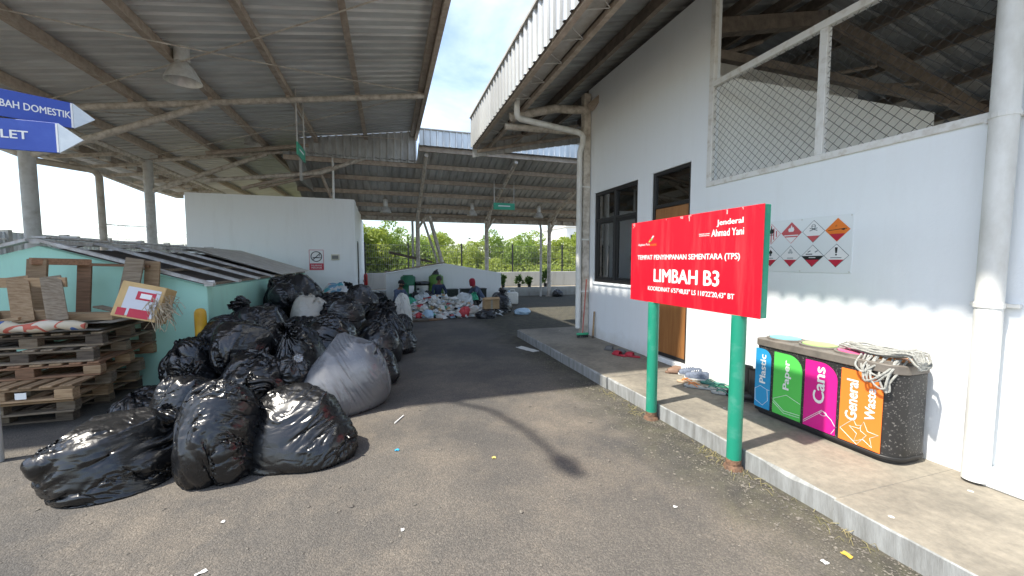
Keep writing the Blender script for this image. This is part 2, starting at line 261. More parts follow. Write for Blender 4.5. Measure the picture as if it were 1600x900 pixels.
# ------------------------------------------------------------------ mesh helpers
ORG={}
class MB:
    def __init__(s): s.v=[]; s.f=[]; s.m=[]; s.cm=0
    def add(s,vs,fs):
        o=len(s.v); s.v+= [tuple(x) for x in vs]; s.f+=[tuple(i+o for i in q) for q in fs]; s.m+=[s.cm]*len(fs); return s
    def box(s,c,d,rot=None):
        x,y,z=d[0]/2,d[1]/2,d[2]/2
        V=[Vector(p) for p in ((-x,-y,-z),(x,-y,-z),(x,y,-z),(-x,y,-z),(-x,-y,z),(x,-y,z),(x,y,z),(-x,y,z))]
        if rot is not None: V=[rot@p for p in V]
        c=Vector(c); return s.add([p+c for p in V],[(0,3,2,1),(4,5,6,7),(0,1,5,4),(1,2,6,5),(2,3,7,6),(3,0,4,7)])
    def bb(s,x0,x1,y0,y1,z0,z1): return s.box(((x0+x1)/2,(y0+y1)/2,(z0+z1)/2),(abs(x1-x0),abs(y1-y0),abs(z1-z0)))
    def bar(s,a,b,w,h,up=(0,0,1)):
        a=Vector(a);b=Vector(b);d=b-a;l=d.length;d.normalize();u=Vector(up)
        if abs(d.dot(u))>.98: u=Vector((1,0,0))
        r=d.cross(u).normalized();u=r.cross(d)
        return s.box((a+b)/2,(w,l,h),Matrix((r,d,u)).transposed())
    def tube(s,pts,r,n=8,cap=True,closed=False):
        P=[Vector(p) for p in pts]; rs=r if isinstance(r,(list,tuple)) else [r]*len(P)
        V=[];F=[];prev=None
        for i,p in enumerate(P):
            if closed: t=(P[(i+1)%len(P)]-P[i-1])
            else: t=(P[min(i+1,len(P)-1)]-P[max(i-1,0)])
            if t.length<1e-9: t=Vector((0,0,1))
            t.normalize()
            if prev is None:
                q=Vector((0,0,1)) if abs(t.z)<.9 else Vector((1,0,0)); u=t.cross(q).normalized()
            else:
                u=(prev-t*prev.dot(t)); u=u.normalized() if u.length>1e-6 else t.orthogonal().normalized()
            prev=u; w=t.cross(u)
            for k in range(n):
                a=2*PI*k/n; V.append(p+(u*math.cos(a)+w*math.sin(a))*rs[i])
        L=len(P)
        for i in range(L if closed else L-1):
            for k in range(n):
                F.append((i*n+k,i*n+(k+1)%n,((i+1)%L)*n+(k+1)%n,((i+1)%L)*n+k))
        if cap and not closed: F.append(tuple(reversed(range(n)))); F.append(tuple((L-1)*n+k for k in range(n)))
        return s.add(V,F)
    def lathe(s,prof,c=(0,0,0),n=20,M=None):
        V=[];F=[];c=Vector(c)
        for r,z in prof:
            for k in range(n):
                a=2*PI*k/n; p=Vector((r*math.cos(a),r*math.sin(a),z)); V.append((M@p if M else p)+c)
        for j in range(len(prof)-1):
            for k in range(n): F.append((j*n+k,j*n+(k+1)%n,(j+1)*n+(k+1)%n,(j+1)*n+k))
        if prof[0][0]>1e-4: F.append(tuple(reversed(range(n))))
        if prof[-1][0]>1e-4: F.append(tuple((len(prof)-1)*n+k for k in range(n)))
        return s.add(V,F)
    def prism(s,poly,o,ex,ey,ez,h):
        """polygon in (ex,ey) at o, extruded h along ez"""
        o=Vector(o);ex=Vector(ex);ey=Vector(ey);ez=Vector(ez);n=len(poly)
        V=[o+ex*a+ey*b for a,b in poly]+[o+ex*a+ey*b+ez*h for a,b in poly]
        F=[tuple(reversed(range(n))),tuple(range(n,2*n))]+[(i,(i+1)%n,n+(i+1)%n,n+i) for i in range(n)]
        return s.add(V,F)
    def build(s,name,m=None,parent=None,bevel=0,smooth=False,local=False):
        off=Vector((0,0,0)) if local or parent is None else ORG.get(parent.name,Vector((0,0,0)))
        me=bpy.data.meshes.new(name); me.from_pydata([Vector(p)-off for p in s.v],[],s.f)
        for q in (m if isinstance(m,(list,tuple)) else [m]):
            if q: me.materials.append(q)
        if any(s.m): me.polygons.foreach_set('material_index',s.m)
        bm=bmesh.new(); bm.from_mesh(me); bmesh.ops.recalc_face_normals(bm,faces=bm.faces)
        if bevel:
            ed=[e for e in bm.edges if len(e.link_faces)==2 and e.calc_face_angle(0)>.5]
            bmesh.ops.bevel(bm,geom=ed,offset=bevel,segments=1,affect='EDGES',clamp_overlap=True)
        bm.to_mesh(me); bm.free()
        if smooth:
            me.polygons.foreach_set('use_smooth',[True]*len(me.polygons))
            me.set_sharp_from_angle(angle=R_(40))
        return link(name,me,parent)
def link(name,me,parent=None):
    o=bpy.data.objects.new(name,me); COL.objects.link(o)
    if parent is not None:
        o.parent=parent; ORG[o.name]=ORG.get(parent.name,Vector((0,0,0)))
    return o
def tag(o,label,cat=None,group=None,kind=None):
    if label: o['label']=label
    if cat: o['category']=cat
    if group: o['group']=group
    if kind: o['kind']=kind
    return o
def thing(name,label,cat,loc=(0,0,0),group=None):
    o=bpy.data.objects.new(name,None); COL.objects.link(o); o.location=loc; o.empty_display_size=.1
    ORG[o.name]=Vector(loc); return tag(o,label,cat,group)
def copy_tree(o,parent=None):
    c=o.copy(); COL.objects.link(c); c.parent=parent
    for ch in list(o.children): copy_tree(ch,c)
    return c
def struct(o): o['kind']='structure'; return o
def place(o,loc,rz=0,s=1):
    o.location=loc; o.rotation_euler=(0,0,rz); o.scale=(s,s,s) if not isinstance(s,tuple) else s; return o
def text(sx,o,ex,ey,m,parent,width=None,height=None,align='CENTER',name='lettering',shear=0,bold=0,depth=.0012,font_space=1):
    cu=bpy.data.curves.new('t','FONT'); cu.body=sx; cu.align_x=align; cu.size=1; cu.shear=shear; cu.resolution_u=3; cu.space_character=font_space
    t=bpy.data.objects.new('t',cu); COL.objects.link(t)
    dg=bpy.context.evaluated_depsgraph_get(); me=bpy.data.meshes.new_from_object(t.evaluated_get(dg)); bpy.data.objects.remove(t)
    xs=[v.co.x for v in me.vertices]; ys=[v.co.y for v in me.vertices]
    sw=width/(max(xs)-min(xs)) if width else None; sh=height/(max(ys)-min(ys)) if height else None
    sw=sw or sh; sh=sh or sw
    ex=Vector(ex);ey=Vector(ey);ez=ex.cross(ey); o=Vector(o); off=ORG.get(parent.name,Vector((0,0,0)))
    y0=min(ys)
    for v in me.vertices: v.co=o+ex*v.co.x*sw+ey*(v.co.y-y0)*sh+ez*depth-off
    # one object per word
    bm=bmesh.new(); bm.from_mesh(me); bm.verts.ensure_lookup_table(); seen=set(); isl=[]
    for v0 in bm.verts:
        if v0.index in seen: continue
        st=[v0]; seen.add(v0.index); cur=[]
        while st:
            v=st.pop(); cur.append(v.index)
            for e in v.link_edges:
                w=e.other_vert(v)
                if w.index not in seen: seen.add(w.index); st.append(w)
        isl.append(cur)
    bm.free()
    def co(i): d=me.vertices[i].co+off-o; return d.dot(ex)/sw,d.dot(ey)/sh
    B=[]
    for c in isl:
        q=[co(i) for i in c]; B.append([min(a for a,b in q),max(a for a,b in q),round((min(b for a,b in q)+y0)/1.0 if '\n' in sx else 0),c])
    B.sort(key=lambda b:(-b[2],b[0])); words=[]
    for b in B:
        if words and words[-1][2]==b[2] and b[0]-words[-1][1]<.17: words[-1][1]=max(words[-1][1],b[1]); words[-1][3]=words[-1][3]+b[3]
        else: words.append(list(b))
    own={}
    for k,w in enumerate(words):
        for i in w[3]: own[i]=k
    for k,w in enumerate(words):
        ids=w[3]; mpv={a:b for b,a in enumerate(ids)}
        V0=[me.vertices[i].co.copy() for i in ids]; F0=[[mpv[i] for i in p.vertices] for p in me.polygons if own[p.vertices[0]]==k]; VV=[];FF=[]
        for c,(dx,dy) in enumerate(((0,0),(1,0),(-1,0),(0,.6),(0,-.6)) if bold else ((0,0),)):
            VV+=[v+ex*(dx*bold*sw)+ey*(dy*bold*sh)+ez*(.00025*c) for v in V0]; FF+=[[i+c*len(V0) for i in f] for f in F0]
        m2=bpy.data.meshes.new(name); m2.from_pydata(VV,[],FF); m2.materials.append(m); link(name,m2,parent)
    bpy.data.meshes.remove(me)
def sheet(name,o,el,ew,L0,L1,W,up,m,parent,pitch=.25,h=.032,mirror=False):
    """corrugated sheet: ribs run along el from L0 to L1, W wide along ew"""
    o=Vector(o);el=Vector(el).normalized();ew=Vector(ew).normalized();up=Vector(up).normalized()
    prof=[]; w=0
    k=max(1,round(W/pitch)); p=W/k
    for i in range(k): prof+=[(i*p,0),(i*p+p*.62,0),(i*p+p*.72,h),(i*p+p*.90,h)]
    prof+=[(W,0)]
    V=[];F=[]
    for a,b in prof:
        V.append(o+ew*a+up*b+el*L0); V.append(o+ew*a+up*b+el*L1)
    for i in range(len(prof)-1): F.append((2*i,2*i+1,2*i+3,2*i+2))
    mb=MB(); mb.add(V,F); return mb.build(name,m,parent)
rnd=random.Random(11)
# ================================================================== SETTING
def gridplane(name,x0,x1,y0,y1,z,m,nx=1,ny=1):
    mb=MB()
    V=[(x0+(x1-x0)*i/nx,y0+(y1-y0)*j/ny,z) for j in range(ny+1) for i in range(nx+1)]
    F=[(j*(nx+1)+i,j*(nx+1)+i+1,(j+1)*(nx+1)+i+1,(j+1)*(nx+1)+i) for j in range(ny) for i in range(nx)]
    mb.add(V,F); return struct(mb.build(name,m))
gridplane('ground',-700,700,-700,700,-.03,M_soil)
gridplane('asphalt_yard',-9.3,14,-8,17.25,0,M_asphalt)
# walkway: concrete slabs with chipped, uneven arrises
PH=.15; KX=2.58; WX=3.74
walk=tag(bpy.data.objects.new('walkway',None),None,None,None,'structure'); COL.objects.link(walk); ORG['walkway']=Vector((0,0,0))
def slab(y0,y1,dx,chip,seed):
    r=random.Random(seed); n=max(2,int((y1-y0)/.045)); V=[];F=[]
    for j in range(n+1):
        y=y0+(y1-y0)*j/n
        c=.006+.010*abs(noise.noise(Vector((y*7,seed,0))))+chip*max(0,noise.noise(Vector((y*2.3,seed,5)))-.05)
        wob=.006*noise.noise(Vector((y*1.5,seed,2)))
        x=KX+dx+wob
        V+=[(x+.004,y,-.02),(x,y,PH-c*1.2),(x+c,y,PH-c*.25),(x+c*1.8+.01,y,PH),(WX+3.2,y,PH),(WX+3.2,y,-.02)]
    for j in range(n):
        for i in range(5): F.append((j*6+i,j*6+i+1,(j+1)*6+i+1,(j+1)*6+i))
    F+=[tuple(range(6)),tuple(n*6+i for i in reversed(range(6)))]
    mb=MB(); mb.add(V,F); mb.m=[(1 if i%5 in(0,1) else 0) if i<5*n else 1 for i in range(len(F))]
    mb.build('slab',[M_conc,M_concside],walk)
slab(-3,1.640,-.012,.11,1); slab(1.642,4.30,.012,.03,2); slab(4.306,7.93,.0,.04,3)

# ================================================================== BUILDINGS
# ---------------- hazardous-waste building on the walkway
hb=thing('storage_building','white storage building with mesh openings, dark windows and wide metal eaves','building',(3.74,4,0))
T=.15; W0,W1=WX,WX+T
wm=MB()
def wall(y0,y1,z0,z1): wm.bb(W0,W1,y0,y1,z0,z1)
HT=4.86
wall(6.77,7.05,PH,HT); wall(5.41,6.77,PH,1.21); wall(5.41,6.77,2.87,HT); wall(5.06,5.41,PH,HT)
wall(4.27,5.06,2.88,HT); wall(4.00,4.27,PH,HT); wall(1.58,4.00,PH,2.50); wall(-3,1.58,PH,HT)
wm.build('wall',M_wall,hb)
wm=MB(); wm.bb(W1,11,6.90,7.05,PH,4.8); wm.build('end_wall',M_wall,hb)
MB().bb(WX-.10,WX-.002,-3,1.47,PH,.27).build('plinth',M_wall,hb,bevel=.01)
# inside: office partitions, store partitions, floor
MB().bb(W1+.002,8.0,4.02,4.14,PH,3.86).build('partition',M_inner,hb)
MB().bb(5.2,8.8,5.6,5.72,PH,4.98).build('partition',M_inner,hb)
MB().bb(4.30,4.40,5.45,6.89,PH,3.0).build('partition',M_inner,hb)
MB().bb(W1+.002,6.19,4.15,6.89,3.002,3.08).build('office_ceiling',M_inner,hb)
MB().bb(W1+.01,11.2,-3,6.89,PH-.02,PH+.012).build('floor',M_conc,hb)
mb=MB(); mb.bb(10.9,11.05,-3,7,PH,2.6); mb.build('rear_wall',M_inner,hb)
MB().bb(4.10,4.295,5.50,5.95,1.55,1.58).build('office_shelf',M_dark,hb)
mb=MB(); mb.bb(4.275,4.295,5.55,5.78,1.62,2.02); mb.build('notice_frame',M_dark,hb)
# window: dark frame, four panes
wf=MB(); fx0,fx1=WX+.02,WX+.09
def frame(mbx,y0,y1,z0,z1,t,x0=fx0,x1=fx1):
    mbx.bb(x0,x1,y0,y0+t,z0,z1); mbx.bb(x0,x1,y1-t,y1,z0,z1); mbx.bb(x0,x1,y0+t,y1-t,z0,z0+t); mbx.bb(x0,x1,y0+t,y1-t,z1-t,z1)
frame(wf,5.41,6.77,1.21,2.87,.06); wf.bb(fx0-.004,fx1-.004,6.06,6.12,1.27,2.81); wf.bb(fx0+.003,fx1+.003,5.47,6.06,2.32,2.38); wf.bb(fx0+.003,fx1+.003,6.12,6.71,2.32,2.38)
frame(wf,5.475,6.055,1.275,2.315,.035,fx0+.012,fx1-.012); frame(wf,6.125,6.705,1.275,2.315,.035,fx0+.012,fx1-.012)
win=wf.build('window',M_dark,hb,bevel=.003)
for y0,y1 in((5.47,6.06),(6.12,6.71)):
    for z0,z1 in((1.27,2.32),(2.38,2.81)): MB().bb(WX+.055,WX+.060,y0,y1,z0,z1).build('pane',M_glass,win)
MB().bb(WX-.02,WX+.02,5.38,6.80,1.165,1.205).build('window_sill',M_wall,hb,bevel=.004)
# door with transom
df=MB(); frame(df,4.27,5.06,PH+.08,2.88,.05); df.bb(fx0+.003,fx1+.003,4.32,5.01,2.36,2.41); door=df.build('door',M_dark,hb,bevel=.003)
dl=MB(); dl.bb(WX+.035,WX+.075,4.325,5.005,PH+.085,2.355); dl.build('leaf',M_door,door,bevel=.004)
MB().bb(WX+.05,WX+.056,4.32,5.01,2.41,2.83).build('pane',M_glass,door)
hd=MB(); hd.tube([(WX+.03,4.92,1.17),(WX-.02,4.92,1.17),(WX-.02,4.82,1.17)],.010,8); hd.lathe([(.025,0),(.025,.008)],(WX+.03,4.92,1.17),12,Matrix(((0,0,-1),(0,1,0),(1,0,0)))); hd.build('handle',M_alu,door,smooth=True)
MB().bb(WX-.03,WX+.12,4.22,5.10,PH+.002,PH+.075).build('threshold',M_wall,hb,bevel=.006)
# mesh opening
sf=MB(); x0,x1=WX-.012,WX+.045
sf.bb(x0,x1,3.93,4.0,2.5,4.8); sf.bb(x0,x1,2.64,2.71,2.56,3.66); sf.bb(x0-.004,x1+.004,1.58,3.93,3.66,3.73); sf.bb(x0-.006,x1,1.58,3.93,2.50,2.56); sf.bb(x0,x1,2.64,2.71,3.73,4.8) if False else None
sf.build('screen_frame',M_whitesteel,hb,bevel=.004)
cm=MB(); z0,z1,y0,y1=2.56,3.66,1.58,3.93; s=.062; xx=WX+.012
def wires(mbx,y0,y1,z0,z1,s,x,r):
    k=y0-(z1-z0)
    while k<y1:
        for sg in(1,-1):
            # y = k + t (z0+t) or mirrored
            t0=max(0,y0-k); t1=min(z1-z0,y1-k)
            if t1>t0+.01:
                a=(x+(.002 if sg>0 else -.002),k+t0,(z0+t0) if sg>0 else (z1-t0)); b=(x+(.002 if sg>0 else -.002),k+t1,(z0+t1) if sg>0 else (z1-t1))
                mbx.tube([a,b],r,4,False)
        k+=s*1.414
wires(cm,2.71,3.93,z0,z1,s,xx,.0022); cm.build('chain_link_mesh',M_wire,hb)
cm=MB(); wires(cm,1.58,2.64,z0,z1,s,xx,.0022); cm.build('chain_link_mesh',M_wire,hb)
# eaves roof: rises from the fascia over the wall to a ridge, then falls
EX,EZ=1.96,4.42; SL=.235; RX=6.4; RZ=EZ+SL*(RX-EX); 
ex=Vector((1,0,SL)); ex2=Vector((1,0,-.24))
Lr=(Vector((RX,0,RZ))-Vector((EX,0,EZ))).length
for k in range(13):
    y=-3+k*.96
    sheet('roof_sheet',(EX,y,EZ+.12),ex,(0,1,0),0,Lr,.96,(-SL,0,1),M_roof_shade,hb,.24,.03)
    sheet('roof_sheet',(RX,y,RZ+.12),ex2,(0,1,0),0.02,5.6,.96,(.24,0,1),M_roof_shade,hb,.24,.03)
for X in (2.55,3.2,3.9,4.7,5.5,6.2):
    MB().bb(X-.035,X+.035,-3,9.4,EZ+SL*(X-EX)-.06,EZ+SL*(X-EX)+.10).build('purlin',M_purlin_shade,hb)
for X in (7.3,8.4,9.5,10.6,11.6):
    z=RZ-.24*(X-RX); MB().bb(X-.035,X+.035,-3,8.4,z-.06,z+.10).build('purlin',M_purlin_shade,hb)
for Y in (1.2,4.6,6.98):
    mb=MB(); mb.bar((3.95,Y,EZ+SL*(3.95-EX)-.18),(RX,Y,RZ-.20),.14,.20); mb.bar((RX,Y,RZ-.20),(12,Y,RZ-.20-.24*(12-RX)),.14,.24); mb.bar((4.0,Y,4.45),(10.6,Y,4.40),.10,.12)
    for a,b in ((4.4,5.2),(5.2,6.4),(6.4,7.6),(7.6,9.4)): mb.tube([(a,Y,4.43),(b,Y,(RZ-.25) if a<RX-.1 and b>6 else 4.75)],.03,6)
    mb.bar((RX,Y,4.43),(RX,Y,RZ-.2),.08,.08); mb.build('roof_truss',M_purlin_shade,hb)
# fascia: vertical ribs, panel by panel
for k in range(13):
    y=-3+k*.957
    sheet('fascia_panel',(EX-.02,y,4.27),(0,0,1),(0,1,0),0,.68,.955,(-1,0,0),M_fascia,hb,.19,.028)
mb=MB(); mb.bb(EX-.07,EX+.05,-3,9.45,4.945,4.985); mb.build('fascia_cap',M_steel2,hb)
mb=MB(); mb.bb(EX+.01,EX+.09,-3,9.40,4.25,4.31); mb.bb(EX+.012,EX+.03,-3,9.40,4.31,4.37); mb.build('eaves_angle',M_purlin,hb)
mb=MB(); mb.bb(EX+.36,EX+.43,-3,9.40,4.27,4.33); mb.build('eaves_angle',M_purlin,hb)
lc=MB(); y=-2.5
while y<9.2:
    lc.tube([(EX+.09,y,4.28),(EX+.36,y+.22,4.30)],.007,5); lc.tube([(EX+.36,y+.22,4.30),(EX+.09,y+.30,4.28)],.007,5); y+=.62
lc.build('lacing_bars',M_steel2,hb)
gt=MB(); gt.prism([(0,0),(.26,0),(.26,.16),(.25,.16),(.25,.012),(.012,.012),(.012,.16),(0,.16)],(EX+.10,-3,4.36),(1,0,0),(0,0,1),(0,1,0),12.35); gt.build('gutter',M_steel2,hb)
# gable cladding at the far end, its foot rising with the roof
for k in range(6):
    xa=EX+k*.86; pr=MB()
    V=[];F=[]
    for i in range(4):
        for a,b in((0,0),(.55,0),(.68,.03),(.90,.03)):
            X=xa+(i+a)*.215; zt=EZ+.12+SL*(X-EX); zb=4.05+.20*(X-EX)
            V+=[(X,9.44-b,zb),(X,9.44-b,zt)]
    X=xa+.86; V+=[(X,9.44,4.05+.20*(X-EX)),(X,9.44,EZ+.12+SL*(X-EX))]
    F=[(2*i,2*i+1,2*i+3,2*i+2) for i in range(len(V)//2-1)]
    pr.add(V,F); pr.build('gable_panel',M_roof,hb)
mb=MB(); mb.bar((EX+.1,9.36,4.18),(6.6,9.36,4.18+.22*4.6),.06,.06); mb.bar((EX+.1,9.36,4.38),(6.6,9.36,4.42+.235*4.6),.06,.06)
for k in range(6): mb.bar((EX+.2+k*.7,9.36,4.22+.15*k),(EX+.55+k*.7,9.36,4.42+.165*k+.06),.03,.03)
mb.build('gable_rail',M_purlin,hb)
# corner column, its brackets
mb=MB(); mb.bb(3.585,3.725,6.92,7.06,PH,4.75); mb.build('corner_column',M_steel,hb,bevel=.008)
br=MB(); br.tube([(3.6,6.99,4.46),(3.0,6.99,4.42),(2.15,6.99,4.18)],.075,10); br.tube([(3.6,7.15,4.10),(2.1,7.15,4.06)],.06,10); br.build('eaves_bracket',M_steel,hb,smooth=True)
mb=MB(); mb.bar((3.65,6.85,4.45),(4.1,6.3,4.86),.10,.12); mb.build('knee_brace',M_purlin,hb)
# downpipes
def pipe_strap(mbx,x,y,z,r): mbx.lathe([(r+.004,-.015),(r+.006,-.015),(r+.006,.015),(r+.004,.015)],(x,y,z),14)
dp=MB(); dp.tube([(2.15,6.62,4.36),(2.15,6.62,4.12),(2.17,6.64,4.07),(2.22,6.66,4.045),(3.40,6.84,3.99),(3.49,6.86,3.965),(3.53,6.87,3.92),(3.53,6.88,3.80),(3.50,6.92,3.66),(3.50,6.93,3.56),(3.50,6.93,.30)],.052,12)
for z in (1.0,2.0,3.0): dp.bb(3.46,3.73,6.915,6.945,z,z+.03)
d1=dp.build('downpipe',[M_pipe],hb,smooth=True)
dp=MB(); dp.tube([(3.655,1.50,PH+.02),(3.655,1.50,4.5)],.064,20); d2=dp.build('downpipe',M_pipe,hb,smooth=True)
st=MB()
for z in (1.32,2.5): st=MB(); pipe_strap(st,3.655,1.50,z,.064); st.bb(3.705,3.738,1.39,1.61,z-.012,z+.012); st.build('pipe_clip',M_pipe,d2)

# ---------------- left canopy
lcn=thing('open_canopy','large open canopy with ribbed metal roof on round steel columns over the waste bags','canopy',(-3.5,9,0))
RZ0,RS=5.62,.147
def rz(x): return RZ0+RS*x
RXR=.95; RXL=-8.25
le=Vector((1,0,RS))
k=0; y=3.98
while y<13.3:
    sheet('roof_sheet',(RXL,y,rz(RXL)),le,(0,1,0),0,(RXR-RXL)*math.sqrt(1+RS*RS),.94,(-RS,0,1),M_roof,lcn,.235,.035); y+=.94
while y<25:
    sheet('roof_sheet',(RXL,y,rz(RXL)),le,(0,1,0),0,5.9,.94,(-RS,0,1),M_roof,lcn,.235,.035); y+=.94
for X in (-7.4,-6.04,-4.72,-3.40,-1.98,-.59,.80):
    ye=13.38 if X>-2.6 else 24.9
    mb=MB(); mb.bb(X-.04,X+.04,4.0,ye,rz(X)-.17,rz(X)-.004-.008); mb.bb(X-.04,X+.065,4.0,ye,rz(X)-.186,rz(X)-.171); mb.build('purlin',M_purlin,lcn)
mb=MB(); mb.bb(RXR-.07,RXR+.02,4.0,13.38,rz(RXR)-.30,rz(RXR)-.06); mb.build('edge_beam',M_purlin,lcn)
ed=MB(); y=4.0
while y<13.3:
    ed.bb(RXR+.0,RXR+.05,y,y+.07,rz(RXR)-.05,rz(RXR)+.03); y+=.235
ed.build('sheet_ends',M_steel2,lcn)
for Y in (5.8,9.8,13.75):
    MB().tube([(-6.5,Y,4.35),(-6.35,Y,4.38),(.88,Y,5.48)],.062 if Y<13 else .055,12).build('truss_tube',M_steel,lcn,smooth=True)
    mb=MB(); mb.tube([(-6.35,Y,3.52),(-3.4,Y,4.80)],.066,12); mb.tube([(-6.35,Y,3.52),(-8.0,Y,4.22)],.05,10); mb.build('brace',M_steel,lcn,smooth=True)
    MB().lathe([(.125,0),(.125,.02),(.112,.02),(.112,4.36),(.16,4.36),(.16,4.40)],(-6.33,Y,0),18).build('column',M_steel2,lcn,smooth=True)
    for X in (-6.04,-4.72,-3.40,-1.98,-.59):
        zt=4.38+(X+6.35)/7.23*1.1
        if rz(X)-.18-zt>.05: MB().bb(X-.035,X+.035,Y-.035,Y+.035,zt,rz(X)-.18).build('purlin_post',M_purlin,lcn)
MB().tube([(-6.38,4.5,4.36),(-6.38,19.5,4.36)],.052,10).build('tie_tube',M_steel,lcn,smooth=True)
MB().bb(-7.0,-6.93,4.2,19.6,4.40,4.52).build('eaves_rail',M_steel,lcn)
for Y in np.arange(5.0,19.5,1.15):
    MB().bar((-8.0,Y,4.20),(-6.4,Y,4.40),.06,.08).build('outrigger',M_steel,lcn)
    MB().bb(-7.15,-7.01,Y+.25,Y+.45,4.26,4.50).build('bracket_plate',M_steel2,lcn)
g=MB(); g.prism([(0,0),(.25,0),(.25,.18),(.235,.18),(.235,.015),(.015,.015),(.015,.18),(0,.18)],(-8.30,4.0,4.19),(1,0,0),(0,0,1),(0,1,0),16); g.build('gutter',M_steel2,lcn)
MB().tube([(-8.1,12.4,4.4),(-8.1,12.4,4.08),(-8.05,12.42,4.0),(-7.95,12.45,3.97),(-7.15,12.9,3.90),(-7.06,12.95,3.86),(-7.02,13.0,3.75),(-7.0,13.0,.0)],.075,12).build('downpipe',M_pipe2,lcn,smooth=True)
MB().bar((-7.0,13.0,2.55),(-6.4,13.7,2.55),.02,.02).build('pipe_clip',M_steel,lcn)
# far end frame: cranked tubes
mb=MB(); mb.tube([(-4.9,13.42,3.86),(-1.9,13.42,4.27),(.9,13.42,5.44)],.06,10); mb.build('end_frame_tube',M_steel,lcn,smooth=True)
mb=MB(); mb.tube([(-4.0,13.46,3.7),(-2.6,13.46,4.15),(.8,13.46,5.2)],.05,10); mb.tube([(-3.6,13.6,3.75),(-1.9,13.5,4.25)],.045,8); mb.tube([(-1.9,13.5,4.25),(-1.65,13.7,3.55)],.045,8); mb.build('end_frame_tube',M_purlin,lcn,smooth=True)
mb=MB(); mb.tube([(-4.8,13.36,rz(-4.8)-.3),(-2.2,13.36,rz(-2.2)-.25)],.06,8); mb.build('end_frame_tube',M_purlin,lcn,smooth=True)
for (a,b) in (((-6.2,5.8),(.85,9.8)),((.85,5.8),(-6.2,9.8)),((-6.2,9.8),(.85,13.6)),((.85,9.8),(-6.2,13.6))):
    pts=[]
    for t in np.linspace(0,1,9): X=a[0]+(b[0]-a[0])*t; pts.append((X,a[1]+(b[1]-a[1])*t,4.46+(X+6.35)/7.23*1.08-.05*math.sin(PI*t)))
    MB().tube(pts,.011,5).build('tie_rod',M_steel,lcn)
MB().tube([(-1.56,13.44,3.5),(-1.56,13.44,4.95)],.035,8).build('conduit',M_pipe,lcn,smooth=True)
# swan-neck floodlight on the front edge of the canopy, over the yard
fl=thing('floodlight','swan-neck floodlight arm on the front edge of the canopy roof','floodlight',(-2.55,4.05,5.1))
MB().tube([(-2.70,4.1,5.05),(-2.42,3.98,5.22),(-2.10,3.60,5.26),(-1.87,3.0,5.20),(-1.72,2.5,5.05)],.035,10).build('arm',M_steel2,fl,smooth=True)
MB().lathe([(0,.20),(.05,.17),(.085,.06),(.095,-.06),(.06,-.17),(0,-.20)],(-1.66,2.33,4.99),16,Matrix.Rotation(1.35,3,'X')).build('lamp_head',M_alu,fl,smooth=True)

# ---------------- rear canopy
rc=thing('rear_canopy','rear canopy with steep ribbed roof on slim posts in front of the trees','canopy',(4,15,0))
YF,ZF,YR,ZR=12.4,5.12,17.1,3.50
rs=(ZR-ZF)/(YR-YF)
def bz(y): return ZF+(y-YF)*rs
be=Vector((0,1,rs))
bl=math.sqrt(1+rs*rs)
X=-2.9
while X<13:
    ys=13.30 if X<.93 else YF
    sheet('roof_sheet',(X,0,bz(0)),be,(1,0,0),ys*bl,YR*bl,.96,(0,-rs,1),M_roof2,rc,.24,.03); X+=.96
for k,Y in enumerate((12.55,13.45,14.35,15.25,16.15,16.9)):
    xa=.95 if Y<13.4 else -2.9
    MB().bb(xa,13.5,Y-.035,Y+.035,bz(Y)-.15,bz(Y)-.012).build('purlin',M_purlin,rc)
X=.96
while X<13:
    sheet('fascia_panel',(X,YF-.03,ZF-.06),(0,0,1),(1,0,0),0,.46,.955,(0,-1,0),M_fascia,rc,.19,.025); X+=.957
MB().bb(.95,13.5,YF-.08,YF+.03,ZF+.40,ZF+.43).build('fascia_cap',M_steel2,rc)
PX=(1.18,4.07,6.98,9.9)
for X in PX:
    MB().tube([(X,YF+.2,bz(YF+.2)-.22),(X,YR-.2,bz(YR-.2)-.22)],.062,10).build('rafter_tube',M_steel,rc,smooth=True)
    MB().lathe([(.15,0),(.15,.02),(.085,.02),(.085,3.3)],(X,16.75,0),12).build('column',M_steel,rc,smooth=True)
    MB().tube([(X,16.75,2.9),(X+.35,16.75,3.45)],.05,8).build('brace',M_steel,rc,smooth=True)
    MB().tube([(X,16.75,2.7),(X,16.0,3.65)],.05,8).build('brace',M_steel,rc,smooth=True)
mb=MB(); mb.bb(-2.9,13.5,16.98,17.06,3.28,3.52); mb.bb(-2.9,13.5,16.93,17.1,3.24,3.278); mb.build('eaves_beam',M_steel,rc)
for X in np.arange(-2.7,13.2,.58): MB().bb(X-.025,X+.025,16.90,16.975,3.284,3.52).build('gutter_bracket',M_purlin,rc)
for k in range(4):
    V=[];xa=-2.45+k*.85
    for i in range(4):
        for a,b in((0,0),(.6,0),(.7,.03),(.9,.03)):
            X=xa+(i+a)*.2125; V+=[(X,13.36-b,bz(13.36)-.05),(X,13.36-b,rz(min(X,.95))-.01)]
    X=xa+.85; V+=[(X,13.36,bz(13.36)-.05),(X,13.36,rz(min(X,.95))-.01)]
    pr=MB(); pr.add(V,[(2*i,2*i+1,2*i+3,2*i+2) for i in range(len(V)//2-1)]); pr.build('gable_panel',M_roof2,rc)
MB().bb(-2.47,-2.40,13.36,24.9,4.0,rz(-2.45)).build('closing_strip',M_roof2,rc)
for X in (.98,6.60): MB().tube([(X,16.9,3.25),(X,16.85,3.1),(X,16.8,3.0),(X,16.8,.0)],.05,10).build('downpipe',M_steel2,rc,smooth=True)

